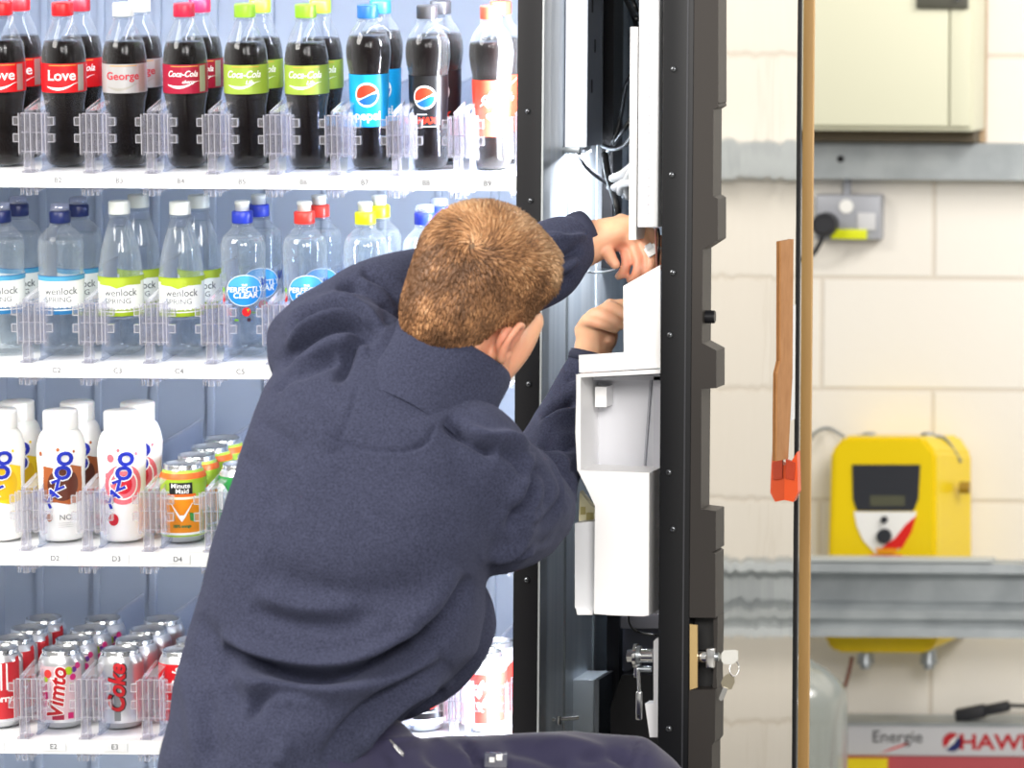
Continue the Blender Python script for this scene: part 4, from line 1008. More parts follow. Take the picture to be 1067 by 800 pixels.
for c, i, nm in ((c1, 1, 'red and white can'), (c2, 2, 'fruit-patterned can'), (c3, 3, 'silver can'), (c4, 4, 'red script can')):
    for k in (1, 2, 3): put2(c, 'E', i, '%s, %s from the front in lane E%d' % (nm, nth[k], i), .085+.067*k, 0, GE)
c8 = put(can('drink_can', (0, 0, 0), 'black can reading MAX, seen between fleece hem and trouser leg', GE, ALUP, art_maxcan), 'E', 8)
c9 = put(can('drink_can', (0, 0, 0), 'red and white Dr Pepper can beside the foot of the black post, front', GE, ALUP, art_drcan), 'E', 9, .085, -.002)
put2(c9, 'E', 9, 'red and white can directly behind the front one by the black post', .152, 0)
# top shelf: bottoms are out of frame; nothing of its bottles shows
# ================================================================== THE MAN
def proj(p):
    """photo position of a point (for shaping the cloth folds where the photo has them)"""
    Z = p[1]-CY; a = (p[0]-CX)/Z*FPX; b = -(p[2]-CZ)/Z*FPX
    c, s = math.cos(ROLL), math.sin(ROLL)
    return PX+a*c-b*s, PY+a*s+b*c
def remesh(name, bm_list, voxel, mat_, parent, smooth=6, post=None, mats=None):
    """fuse overlapping volumes into one continuous skin"""
    me = bpy.data.meshes.new(name)
    q = MB()
    for V, Fc in bm_list: q.add(V, Fc, mat_)
    me.from_pydata([tuple(v) for v in q.v], [], q.f)
    bm = bmesh.new(); bm.from_mesh(me); bmesh.ops.recalc_face_normals(bm, faces=bm.faces); bm.to_mesh(me); bm.free()
    o = bpy.data.objects.new(name, me); COL.objects.link(o)
    md = o.modifiers.new('r', 'REMESH'); md.mode = 'VOXEL'; md.voxel_size = voxel; md.adaptivity = 0
    dg = bpy.context.evaluated_depsgraph_get(); dg.update()
    m2 = bpy.data.meshes.new_from_object(o.evaluated_get(dg)); o.modifiers.clear(); o.data = m2; bpy.data.meshes.remove(me)
    n = len(m2.vertices); co_ = np.empty(n*3); m2.vertices.foreach_get('co', co_); co_ = co_.reshape(-1, 3)
    E = np.empty(len(m2.edges)*2, dtype=np.int64); m2.edges.foreach_get('vertices', E); E = E.reshape(-1, 2)
    deg = np.bincount(E.ravel(), minlength=n)[:, None]
    def lap(c):
        s_ = np.zeros_like(c)
        for k in range(3): s_[:, k] = np.bincount(E[:, 0], c[E[:, 1], k], n)+np.bincount(E[:, 1], c[E[:, 0], k], n)
        return s_/np.maximum(deg, 1)
    for _ in range(smooth):
        co_ = co_+.55*(lap(co_)-co_); co_ = co_-.50*(lap(co_)-co_)*.9 if smooth < 10 else co_
    m2.vertices.foreach_set('co', co_.ravel()); m2.update()
    if post:
        nr = np.empty(n*3); m2.vertices.foreach_get('normal', nr); nr = nr.reshape(-1, 3)
        co_ = post(co_, nr, lap); m2.vertices.foreach_set('co', co_.ravel()); m2.update()
    m2.materials.clear(); m2.materials.append(mat_)
    m2.polygons.foreach_set('use_smooth', [True]*len(m2.polygons))
    if parent is not None: o.parent = parent; 
    return o
def ball(c, r, M=None, seg=24, rings=16):
    q = MB(); r = (r, r, r) if not hasattr(r, '__len__') else r
    q.ellipsoid((0, 0, 0), r, WHITE, None, seg, rings)
    T = Matrix.Translation(Vector(c)); vs = [T @ v for v in q.v]
    if M is not None: vs = [M @ v for v in vs]
    return vs, q.f
def limb(pts, rad, sub=5, seg=18, flat=None):
    """tapered limb through joints with rounded ends"""
    P = catmull([Vector(p) for p in pts], sub); n = len(P)
    rr = catmull([Vector((r if not hasattr(r, '__len__') else r[0], r if not hasattr(r, '__len__') else r[1], 0)) for r in rad], sub)
    P = [P[0]-(P[1]-P[0]).normalized()*rr[0].x*.55]+P+[P[-1]+(P[-1]-P[-2]).normalized()*rr[-1].x*.55]
    rr = [rr[0]*.6]+rr+[rr[-1]*.6]
    vs = []; fs = []
    side = None
    for i, p in enumerate(P):
        t = (P[min(i+1, len(P)-1)]-P[max(i-1, 0)]).normalized()
        ref = Vector(flat) if flat else Vector((0, 1, 0))
        nrm = ref-t*ref.dot(t)
        if nrm.length < .05: nrm = Vector((1, 0, .2))-t*Vector((1, 0, .2)).dot(t)
        nrm.normalize(); b = t.cross(nrm)
        for k in range(seg):
            a = 2*PI*k/seg; vs.append(p+nrm*rr[i].y*math.cos(a)+b*rr[i].x*math.sin(a))
    m = len(P)
    for j in range(m-1):
        for k in range(seg): fs.append((j*seg+k, j*seg+(k+1) % seg, (j+1)*seg+(k+1) % seg, (j+1)*seg+k))
    fs.append(tuple(range(seg-1, -1, -1))); fs.append(tuple((m-1)*seg+k for k in range(seg)))
    return vs, fs
A = at
man = thing('person', (.0, -.9, 0), 'person in navy fleece and navy trousers kneeling with both hands inside the open machine door', 'person')
MO = Vector(man.location)
def own(o): o.location = -MO; return o

# skin, with a flush where the photo has one
SK = bpy.data.materials.new('skin'); SK.use_nodes = True
nt = SK.node_tree; b = nt.nodes['Principled BSDF']; b.inputs['Roughness'].default_value = .48
b.inputs['Subsurface Weight'].default_value = .25; b.inputs['Subsurface Radius'].default_value = (.012, .004, .002); b.inputs['Subsurface Scale'].default_value = .6
at_ = nt.nodes.new('ShaderNodeAttribute'); at_.attribute_name = 'flush'
mx = nt.nodes.new('ShaderNodeMix'); mx.data_type = 'RGBA'; mx.inputs['A'].default_value = lin('#e0b28e'); mx.inputs['B'].default_value = lin('#cf7d66')
tc = nt.nodes.new('ShaderNodeTexCoord'); nz = nt.nodes.new('ShaderNodeTexNoise'); nz.inputs['Scale'].default_value = 45
ma = nt.nodes.new('ShaderNodeMath'); ma.operation = 'MULTIPLY_ADD'; ma.inputs[1].default_value = .5; ma.inputs[2].default_value = -.12
ad = nt.nodes.new('ShaderNodeMath'); ad.operation = 'ADD'; ad.use_clamp = True
nt.links.new(tc.outputs['Object'], nz.inputs['Vector']); nt.links.new(nz.outputs['Fac'], ma.inputs[0]); nt.links.new(ma.outputs[0], ad.inputs[0]); nt.links.new(at_.outputs['Fac'], ad.inputs[1])
nt.links.new(ad.outputs[0], mx.inputs['Factor']); nt.links.new(mx.outputs['Result'], b.inputs['Base Color'])
n2 = nt.nodes.new('ShaderNodeTexNoise'); n2.inputs['Scale'].default_value = 400; bp = nt.nodes.new('ShaderNodeBump'); bp.inputs['Strength'].default_value = .25; bp.inputs['Distance'].default_value = .0006
nt.links.new(tc.outputs['Object'], n2.inputs['Vector']); nt.links.new(n2.outputs['Fac'], bp.inputs['Height']); nt.links.new(bp.outputs[0], b.inputs['Normal'])

# ---- head
HC = A(495, 312, -.86)
HM = Matrix.Translation(HC) @ Matrix.Rotation(R_(-24), 4, 'Z') @ Matrix.Rotation(R_(15), 4, 'Y') @ Matrix.Rotation(R_(-22), 4, 'X')
head = [ball((0, -.010, .022), (.073, .094, .086), HM), ball((0, -.042, -.022), (.057, .051, .066), HM),
        ball((0, .030, -.035), (.062, .062, .070), HM), ball((0, .052, -.078), (.044, .042, .040), HM), ball((0, .074, -.100), (.024, .022, .020), HM),
        ball((0, .070, .010), (.050, .026, .016), HM), ball((.030, .066, -.038), (.026, .024, .022), HM), ball((-.030, .066, -.038), (.026, .024, .022), HM),
        limb([HM @ Vector((0, .088, .002)), HM @ Vector((0, .103, -.022)), HM @ Vector((0, .112, -.040))], [.007, .010, .012]),
        ball((.010, .098, -.044), (.008, .009, .007), HM), ball((-.010, .098, -.044), (.008, .009, .007), HM),
        ball((0, .092, -.064), (.020, .010, .006), HM), ball((0, .090, -.073), (.017, .010, .006), HM)]
def EAR(s, x, y, z): return Vector((s*(.0745+(x-.0745)*.8), -.004+(y+.005)*.80, -.036+(z+.024)*.80))
for s in (1, -1):
    head.append(ball((s*.030, .080, -.012), (.015, .012, .010), HM))
    # jaw line and ear
    head.append(limb([HM @ Vector((s*.060, .012, -.050)), HM @ Vector((s*.052, .035, -.082)), HM @ Vector((s*.028, .066, -.102))], [.016, .016, .014]))
    hel = [(.0735, .012, -.030), (.079, .010, -.008), (.085, .000, .006), (.089, -.014, .004), (.090, -.022, -.012), (.086, -.020, -.030), (.080, -.010, -.046), (.076, .002, -.054), (.0725, .006, -.050)]
    head.append(limb([HM @ EAR(s, x, y, z) for x, y, z in hel], [.0042, .0045, .0048, .0048, .0048, .0045, .0060, .0065, .004], 5, 10))
    head.append(limb([HM @ EAR(s, x, y, z) for x, y, z in ((.079, -.002, -.006), (.083, -.010, -.014), (.080, -.010, -.030), (.077, .0, -.038))], [.0035, .004, .004, .0035], 5, 10))
    head.append(limb([HM @ Vector((s*.052, .056, .010)), HM @ Vector((s*.050, .056, -.030)), HM @ Vector((s*.042, .054, -.066)), HM @ Vector((s*.030, .058, -.092))], [.018, .021, .021, .019]))
    head.append(ball((s*.071, -.004, -.036), (.009, .013, .019), HM))
nk0 = HM @ Vector((0, -.022, -.045)); nk1 = A(432, 432, -.90)
neck = limb([nk0, (nk0+nk1)/2+Vector((.005, 0, .004)), nk1], [(.058, .055), (.058, .058), (.07, .065)])
# ---- joints
LS, RS = A(338, 352, -.84), A(512, 512, -.90)
LE, LW = A(512, 290, -.62), A(648, 240, -.47)
RE, RW = A(552, 532, -.66), A(618, 376, -.39)
PV = A(295, 830, -.98); TH = A(375, 560, -.96)
def fing(pts, r): return limb(pts, [x*.84 for x in r], 5, 12)
hands = []
# upper (left) hand, back of the wrist up, fingers curling down round the plug
Yu = -.47
for e, tpy, tpx in ((A(674, 241, Yu+.0), 1, 1), (A(670, 249, Yu-.010), 1, 1), (A(661, 254, Yu-.012), 1, 1), (A(652, 257, Yu-.006), 1, 1)):
    hands.append(limb([A(645, 237, Yu+.01), (A(650, 239, Yu)+e)/2, e], [.020, .017, .0125], 4, 14))
hands.append(fing([A(675, 242, Yu), A(688, 254, Yu-.012), A(690, 268, Yu-.020), A(684, 280, Yu-.018)], [.0115, .0100, .0092, .0072]))
hands.append(fing([A(671, 251, Yu-.012), A(679, 267, Yu-.028), A(677, 281, Yu-.034), A(671, 290, Yu-.026)], [.0115, .0102, .0094, .0075]))
hands.append(fing([A(661, 257, Yu-.014), A(666, 274, Yu-.030), A(663, 287, Yu-.034), A(657, 293, Yu-.024)], [.0112, .0100, .0092, .0072]))
hands.append(fing([A(651, 259, Yu-.008), A(653, 273, Yu-.024), A(649, 284, Yu-.026), A(644, 288, Yu-.016)], [.0102, .0090, .0084, .0066]))
hands.append(fing([A(644, 246, Yu-.008), A(633, 257, Yu-.022), A(636, 268, Yu-.036), A(642, 277, Yu-.042)], [.0135, .0115, .0105, .0080]))
# lower (right) hand
Yl2 = -.39
MC = [A(606, 342, Yl2-.01), A(613, 333, Yl2-.018), A(623, 327, Yl2-.018), A(634, 327, Yl2-.010)]
for e in MC: hands.append(limb([A(619, 372, Yl2), A(618, 356, Yl2-.006), e], [.024, .024, .0128], 4, 14))
hands.append(ball(A(626, 350, Yl2-.002), (.024, .018, .026)))
hands.append(fing([MC[0], A(612, 335, Yl2-.026), A(628, 338, Yl2-.040), A(642, 344, Yl2-.034)], [.0110, .0098, .0090, .0070]))
hands.append(fing([MC[1], A(622, 326, Yl2-.026), A(638, 332, Yl2-.034), A(650, 340, Yl2-.030)], [.0115, .0102, .0092, .0074]))
hands.append(fing([MC[2], A(636, 320, Yl2-.022), A(650, 327, Yl2-.024), A(658, 336, Yl2-.020)], [.0116, .0104, .0095, .0075]))
hands.append(fing([MC[3], A(642, 318, Yl2-.006), A(654, 318, Yl2-.004), A(664, 324, Yl2-.002)], [.0112, .0100, .0092, .0072]))
hands.append(fing([A(634, 356, Yl2-.012), A(633, 336, Yl2+.010), A(632, 322, Yl2-.002), A(637, 315, Yl2-.012)], [.014, .0115, .0105, .0085]))
KN = A(680, 826, -.80); FT = Vector((A(668, 822, -.80).x-.02, -.72, .10)); HPR = A(345, 838, -1.0); HPL = A(290, 835, -.90); KL = Vector((HPL.x+.20, -.56, .085)); FL = Vector((HPL.x-.10, -.92, .075))
body = head+[neck, limb([nk1, TH, PV], [(.08, .06), (.12, .075), (.11, .075)]),
    limb([LS, LE], [.036, .030]), limb([LE, A(600, 258, -.50), LW, A(655, 240, -.465)], [(.036, .036), (.034, .032), (.026, .021), (.024, .018)], flat=(0, 0, 1)),
    limb([A(432, 445, -.88), LS], [.05, .045]), limb([A(432, 445, -.88), RS], [.05, .045]),
    limb([RS, RE], [.040, .029]), limb([RE, A(565, 497, -.57), A(586, 447, -.45), A(603, 408, -.405), RW], [(.028, .028), (.028, .028), (.028, .027), (.027, .026), (.027, .022)]),
    limb([A(345, 845, -.98), A(420, 842, -.95), A(600, 838, -.84), A(652, 846, -.79), FT+Vector((0, 0, .02))], [.055, .055, .045, .035, .030]), limb([HPL, KL, FL], [.055, .035, .03])]+hands
ear_w = HM @ Vector((.080, -.005, -.034))
def body_post(c, n, lap): return c
bo = remesh('body', body, .0026, SK, man, 4); own(bo)
c_ = np.empty(len(bo.data.vertices)*3); bo.data.vertices.foreach_get('co', c_); c_ = c_.reshape(-1, 3)
fl = np.zeros(len(c_))
for p, r, a in ((ear_w, .030, .75), (HM @ Vector((.07, .03, -.05)), .05, .35), (HM @ Vector((.05, -.03, -.07)), .05, .45), (A(668, 282, -.49), .035, .75), (A(645, 268, -.49), .026, .7), (A(610, 335, -.45), .022, .45), (A(636, 320, -.45), .022, .6)):
    d = np.linalg.norm(c_-np.array(p), axis=1); fl = np.maximum(fl, a*np.exp(-(d/r)**2*1.1))
at2 = bo.data.attributes.new('flush', 'FLOAT', 'POINT'); at2.data.foreach_set('value', fl)

# eyes and brows
for s in (1, -1):
    q = MB(); q.ellipsoid((s*.030, .0780, -.012), (.0115, .0115, .0115), mat('eye_white', '#efece6', .2), HM); q.ellipsoid((s*.030, .0870, -.012), (.0055, .003, .0055), mat('iris', '#3c4a52', .2), HM)
    own(q.build('eye', man))

# ---- hair: scalp cap plus many short locks
HAIRC = ['#8a6344', '#a87b54', '#c09369', '#d4ac84', '#6c4d35']
HM_ = [mat('hair_%s' % nme, c, .42, spec=.35) for nme, c in zip(('brown', 'tawny', 'sandy', 'blond', 'dark'), HAIRC)]
def scalp(d):
    """radius along direction d in head space, plus hairline test and length"""
    d = np.array(d); d = d/np.linalg.norm(d)
    R0 = np.array([.0745, .0955, .0875]); c0 = np.array([0, -.010, .022])
    k = 1/np.sqrt(((d/R0)**2).sum()); p = c0+d*k
    # nape bulge
    R1 = np.array([.0585, .0525, .069]); c1 = np.array([0, -.042, -.022])
    oc = c0-c1; A_ = ((d/R1)**2).sum(); B_ = 2*((d*oc)/R1**2).sum(); C_ = ((oc/R1)**2).sum()-1; D_ = B_*B_-4*A_*C_
    if D_ > 0:
        k1 = (-B_+math.sqrt(D_))/(2*A_)
        if k1 > 0: kk = (k**14+k1**14)**(1/14); p = c0+d*kk
    return p
def inhair(p):
    x, y, z = p; ax = abs(x)
    if y > .030: lim = .018+(y-.030)*1.05 if ax > .045 else .040+(y-.05)*.2
    elif y > -.020: lim = -.012
    else: lim = -.012-(-.020-y)*3.4
    lim = max(lim, -.086)
    if y > .004 and y < .030 and ax > .05: lim = -.030                 # sideburn
    return z-lim
q = MB()
rows = 60; cols = 90; idx = {}
for j in range(rows+1):
    for k in range(cols):
        t = PI*(j+.5)/(rows+1); a = 2*PI*k/cols
        d = (math.sin(t)*math.sin(a), math.sin(t)*math.cos(a), math.cos(t)); p = scalp(d)
        h = inhair(p)
        L = np.clip((p[2]-.02)/.06, 0, 1)
        off = .003+.008*L
        if h > -.004:
            idx[(j, k)] = len(q.v); q.v.append(HM @ Vector(p+np.array(d)*(off*min(1, max(0, h)/.012)+.0006)))
CAPM = mat('hair_base', '#7b5e42', .6, var=('#664c34', 120), bump=(300, .6, .002)); q.mi(CAPM)
for j in range(rows):
    for k in range(cols):
        f = [(j, k), (j, (k+1) % cols), (j+1, (k+1) % cols), (j+1, k)]
        if all(g_ in idx for g_ in f): q.f.append([idx[g_] for g_ in f]); q.m.append(0); q.sm.append(True)
q.f.append([idx[(0, k)] for k in range(cols)]); q.m.append(0); q.sm.append(True)
hair = own(q.build('hair', man))
rg = np.random.default_rng(4)
WH = np.array([.022, -.092, .048]); WH = WH/np.linalg.norm(WH)
nh = 0; q = MB()
for m_ in HM_: q.mi(m_)
V = []; Fc = []; Mi = []
while nh < 26000:
    d = rg.normal(size=3); d /= np.linalg.norm(d)
    p = scalp(d); h = inhair(p)
    if h < 0.000 or (h < .006 and rg.random() < .4): continue
    top = np.clip((p[2]-.035)/.05, 0, 1)                 # 0 on the clipped sides, 1 on top
    front = np.clip((p[1]-.0)/.07, 0, 1)*top
    L = .0095+.011*top+.020*front; L *= .75+.5*rg.random()
    e_ = .02; t1 = np.cross(d, [0.3, .2, 1]); t1 /= np.linalg.norm(t1); t2 = np.cross(d, t1)
    n_ = np.cross(scalp(d+t1*e_)-scalp(d-t1*e_), scalp(d+t2*e_)-scalp(d-t2*e_)); n_ /= np.linalg.norm(n_); d = n_ if np.dot(n_, d) > 0 else -n_
    w = p-WH*.1; aw = w-d*np.dot(w, d); dist = np.linalg.norm(aw)
    aw = aw/(dist+1e-6); sw = np.cross(d, aw)
    k = math.exp(-(dist/.045)**2)
    down = np.array([0, -.25, -1.0]); down = down-d*np.dot(down, d)
    fwd = np.array([.25, 1, .15]); fwd = fwd-d*np.dot(fwd, d)
    nzv = noise.noise(Vector(p)*38); nz2 = noise.noise(Vector(p)*38+Vector((7, 3, 1)))
    g_ = aw*(.8)+sw*(.95*k+.25)+down*(1-top)*1.2+fwd*top*(1-k)*1.0+np.array([nzv, nz2, nzv*nz2])*1.1*(.35+.7*top)
    g_ = g_-d*np.dot(g_, d); g_ /= np.linalg.norm(g_)+1e-6
    lift = .30+.16*top+.9*front
    side_ = np.cross(d, g_)
    base = p+d*(.0030+.008*float(np.clip((p[2]-.02)/.06, 0, 1)))
    wd = .0011+.0007*rg.random()
    pts = []
    for s_ in (0, .4, .75, 1):
        pts.append(base+g_*L*s_+d*(lift*L*s_*(1-.35*s_))+side_*L*.25*nz2*s_*s_)
    o0 = len(V)
    for i, pp_ in enumerate(pts[:-1]):
        ww = wd*(1-.25*i); V += [pp_-side_*ww, pp_+side_*ww, pp_+d*ww*.9]
    V.append(pts[-1])
    for i in range(2):
        a0 = o0+3*i; b0 = a0+3
        Fc += [(a0, a0+2, b0+2, b0), (a0+2, a0+1, b0+1, b0+2), (a0+1, a0, b0, b0+1)]
    t0 = o0+6; e0 = o0+9; Fc += [(t0, t0+2, e0), (t0+2, t0+1, e0), (t0+1, t0, e0)]
    lv = np.clip(.20+.62*top+.5*nzv+.25*rg.normal()*.6, 0, .999)
    mi = [4, 0, 1, 2, 3][int(lv*5)]
    Mi += [mi]*9; nh += 1
q.v = [HM @ Vector(v) for v in V]; q.f = Fc; q.m = Mi; q.sm = [True]*len(Fc)
lk = q.build('locks', hair, fix=False); lk['kind'] = 'stuff'

# ---- fleece
FL_ = bpy.data.materials.new('fleece'); FL_.use_nodes = True
nt = FL_.node_tree; b = nt.nodes['Principled BSDF']; b.inputs['Roughness'].default_value = .92; b.inputs['Specular IOR Level'].default_value = .15
b.inputs['Sheen Weight'].default_value = .14; b.inputs['Sheen Roughness'].default_value = .55; b.inputs['Sheen Tint'].default_value = lin('#9aa0c0')
tc = nt.nodes.new('ShaderNodeTexCoord'); n1 = nt.nodes.new('ShaderNodeTexNoise'); n1.inputs['Scale'].default_value = 420; n1.inputs['Detail'].default_value = 3
rp = nt.nodes.new('ShaderNodeValToRGB'); rp.color_ramp.elements[0].color = lin('#282b3b'); rp.color_ramp.elements[1].color = lin('#3d4054'); rp.color_ramp.elements[0].position = .3; rp.color_ramp.elements[1].position = .7
bp = nt.nodes.new('ShaderNodeBump'); bp.inputs['Strength'].default_value = .5; bp.inputs['Distance'].default_value = .0015
nt.links.new(tc.outputs['Object'], n1.inputs['Vector']); nt.links.new(n1.outputs['Fac'], rp.inputs[0]); nt.links.new(rp.outputs[0], b.inputs['Base Color'])
nt.links.new(n1.outputs['Fac'], bp.inputs['Height']); nt.links.new(bp.outputs[0], b.inputs['Normal'])

def loft(st, seg=32):
    """rings: (x_left px, x_right px, py, centre depth, half depth)"""
    vs = []; fs = []
    for xl, xr, py, Y, hd in st:
        a = A(xl, py, Y); b_ = A(xr, py, Y); c0 = (a+b_)/2; hw = (b_-a)/2
        for k in range(seg):
            t = 2*PI*k/seg; ct, s2 = math.cos(t), math.sin(t)
            ct = math.copysign(abs(ct)**.85, ct); s2 = math.copysign(abs(s2)**.85, s2)
            vs.append(c0+hw*ct+Vector((0, hd*s2, 0)))
    n = len(st)
    for j in range(n-1):
        for k in range(seg): fs.append((j*seg+k, j*seg+(k+1) % seg, (j+1)*seg+(k+1) % seg, (j+1)*seg+k))
    fs.append(tuple(range(seg-1, -1, -1))); fs.append(tuple((n-1)*seg+k for k in range(seg)))
    return vs, fs
torso = loft([(330, 440, 345, -.86, .05), (300, 470, 370, -.88, .085), (277, 488, 400, -.90, .105), (262, 505, 440, -.92, .12), (250, 520, 480, -.93, .13), (238, 528, 520, -.94, .135),
    (227, 520, 560, -.95, .135), (217, 506, 600, -.95, .135), (207, 503, 640, -.95, .14), (197, 494, 680, -.95, .14), (187, 464, 710, -.96, .145), (181, 424, 745, -.98, .15), (174, 398, 775, -.99, .15), (170, 395, 805, -1.0, .15), (166, 392, 840, -1.0, .145)])
fl_parts = [torso,
    limb([A(420, 412, -.90), A(350, 365, -.88), A(318, 372, -.87)], [(.075, .07), (.075, .075), (.055, .06)]),
    limb([A(326, 372, -.87), A(378, 327, -.80), A(445, 306, -.72), LE], [(.070, .075), (.066, .068), (.064, .062), (.060, .060)]),
    limb([LE, A(560, 278, -.56), A(592, 254, -.51), A(606, 244, -.49)], [(.062, .058), (.056, .052), (.043, .040), (.0325, .031)], flat=(0, 1, 0)),
    limb([A(430, 440, -.90), A(480, 490, -.93), RS, A(540, 516, -.84)], [(.075, .07), (.09, .085), (.082, .08), (.066, .07)]),
    limb([A(500, 520, -.93), A(530, 522, -.82), A(548, 530, -.72), RE], [(.085, .085), (.074, .072), (.064, .062), (.060, .060)]),
    limb([RE, A(565, 497, -.57), A(586, 447, -.45), A(603, 408, -.405), A(615, 378, -.39)], [(.057, .056), (.052, .048), (.046, .042), (.038, .036), (.0305, .0285)]),
    limb([A(520, 570, -.90), A(556, 552, -.72)], [.04, .04]),
    limb([A(440, 600, -.90), A(470, 640, -.86), A(458, 684, -.86), A(408, 722, -.92)], [.05, .058, .050, .044])]
RIDGE = [  # (polyline in photo pixels, width px, depth m: negative digs in)
 ([(398,346),(386,335),(367,322),(345,317),(320,324),(301,344)], 5, -.010), ([(396,351),(376,341),(357,339),(333,346),(308,363),(289,382)], 5.5, -.010),
 ([(391,356),(376,352),(366,362),(358,380),(350,400)], 6, -.010), ([(408,338),(401,317),(386,302),(369,295),(350,299)], 5, -.010), ([(420,318),(411,299),(396,287),(376,280)], 5, -.008),
 ([(398,341),(380,324),(356,311),(330,312)], 5, .007), ([(396,348),(370,333),(345,330),(318,341),(298,362)], 5, .008), ([(385,362),(350,355),(322,372),(300,398)], 9, .007), ([(405,322),(392,306),(372,290)], 5, .007),
 ([(300,398),(330,380),(352,372)], 6, -.006), ([(284,410),(300,392),(322,380)], 5, -.005),
 ([(228,672),(262,690),(310,703),(352,705),(392,692),(440,668),(475,645)], 7, -.022), ([(225,662),(262,678),(310,690),(350,691),(392,678),(440,655)], 9, .012), ([(232,700),(270,716),(320,722),(370,716),(420,700),(460,690)], 12, .014),
 ([(205,640),(222,672),(240,705),(250,750)], 11, -.007), ([(262,752),(270,730),(296,722),(340,730)], 7, -.009),
 ([(470,690),(420,712),(375,745),(335,795)], 8, -.013), ([(470,702),(428,722),(388,757),(358,800)], 8, .012), ([(462,716),(425,738),(395,768),(375,800)], 7, -.012),
 ([(258,632),(300,648),(350,650),(400,640)], 12, -.008), ([(262,618),(310,633),(370,636)], 12, .006), ([(270,590),(320,612),(380,620),(440,610)], 16, -.005),
 ([(262,438),(290,452),(312,476)], 9, -.005), ([(256,470),(280,500),(290,540)], 12, -.004), ([(290,420),(330,440),(350,470)], 12, .005),
 ([(566,470),(559,500),(546,532),(528,556)], 7, -.011), ([(556,470),(548,502),(534,530)], 9, .007), ([(572,474),(585,493),(590,515),(575,540),(556,553)], 5, -.009), ([(577,470),(592,490),(598,514),(586,540)], 5, .006), ([(566,482),(574,500),(572,522),(560,540)], 4.5, -.006),
 ([(462,438),(484,454),(507,467),(520,466)], 6, -.012), ([(480,446),(504,457),(530,458),(552,468)], 7, .008), ([(520,466),(540,480),(548,500)], 6, -.006),
 ([(564,440),(582,424),(604,416)], 5, -.010), ([(562,452),(580,440),(604,434)], 6, .008), ([(562,462),(582,460),(604,466)], 5, -.008), ([(588,395),(604,390)], 4, -.004), ([(600,480),(592,500),(600,520)], 5, -.005),
 ([(500,585),(540,575),(585,560)], 8, .008), ([(492,600),(470,640),(430,680),(380,710)], 9, -.016), ([(478,590),(450,630),(410,662)], 14, .008),
 ([(570,245),(590,250),(612,245)], 4, .005), ([(562,262),(585,268),(606,258)], 5, -.009), ([(566,282),(588,280),(602,268)], 4, .005), ([(560,296),(580,298),(596,286)], 5, -.007),
 ([(340,455),(358,462),(380,468),(420,470),(440,462)], 2.2, -.0022), ([(372,405),(366,430),(356,455)], 2.2, -.0022), ([(452,445),(446,458),(436,466)], 2.2, -.0022),
 ([(188,690),(200,740),(205,800)], 9, .006), ([(215,720),(222,760),(225,800)], 10, -.006), ([(300,770),(290,800)], 10, .006)]
def foldpost(c, n, lap):
    Z = c[:, 1]-CY; a = (c[:, 0]-CX)/Z*FPX; b_ = -(c[:, 2]-CZ)/Z*FPX
    cr, sr = math.cos(ROLL), math.sin(ROLL); X_ = PX+a*cr-b_*sr; Y_ = PY+a*sr+b_*cr
    vd = np.stack([CX-c[:, 0], CY-c[:, 1], CZ-c[:, 2]], 1); vd /= np.linalg.norm(vd, axis=1)[:, None]
    face = np.clip((n*vd).sum(1)*2.2, 0, 1)
    tot = np.zeros(len(c))
    for pl, w_, amp in RIDGE:
        p = np.array(catmull([Vector((x, y, 0)) for x, y in pl], 5))[:, :2]
        best = np.full(len(c), 1e9); tt = np.zeros(len(c))
        m_ = (X_ > p[:, 0].min()-4*w_) & (X_ < p[:, 0].max()+4*w_) & (Y_ > p[:, 1].min()-4*w_) & (Y_ < p[:, 1].max()+4*w_)
        ii = np.where(m_)[0]
        if not len(ii): continue
        P_ = np.stack([X_[ii], Y_[ii]], 1); bs = np.full(len(ii), 1e9); ts = np.zeros(len(ii)); N_ = len(p)-1
        for k in range(N_):
            A0, B0 = p[k], p[k+1]; AB = B0-A0; u = np.clip(((P_-A0)@AB)/(AB@AB+1e-9), 0, 1)
            dd = np.linalg.norm(P_-(A0+u[:, None]*AB), axis=1); s_ = dd < bs; bs[s_] = dd[s_]; ts[s_] = ((k+u)/N_)[s_]
        ends = np.clip(np.minimum(ts, 1-ts)/.22, 0, 1)**.7 if w_ > 3 else 1
        tot[ii] += amp*(2.0 if 3 < w_ < 7.5 else 1.6)*np.exp(-(bs/w_)**2)*ends
    # gentle cloth waviness everywhere
    nn = np.array([noise.noise(Vector((p[0]*9, p[1]*9, p[2]*9)))*.0045+noise.noise(Vector((p[0]*24+5, p[1]*24, p[2]*24)))*.0016 for p in c])
    d = tot*face+nn
    return c+n*d[:, None]
fleece = own(remesh('fleece', fl_parts, .0037, FL_, man, 16, foldpost))
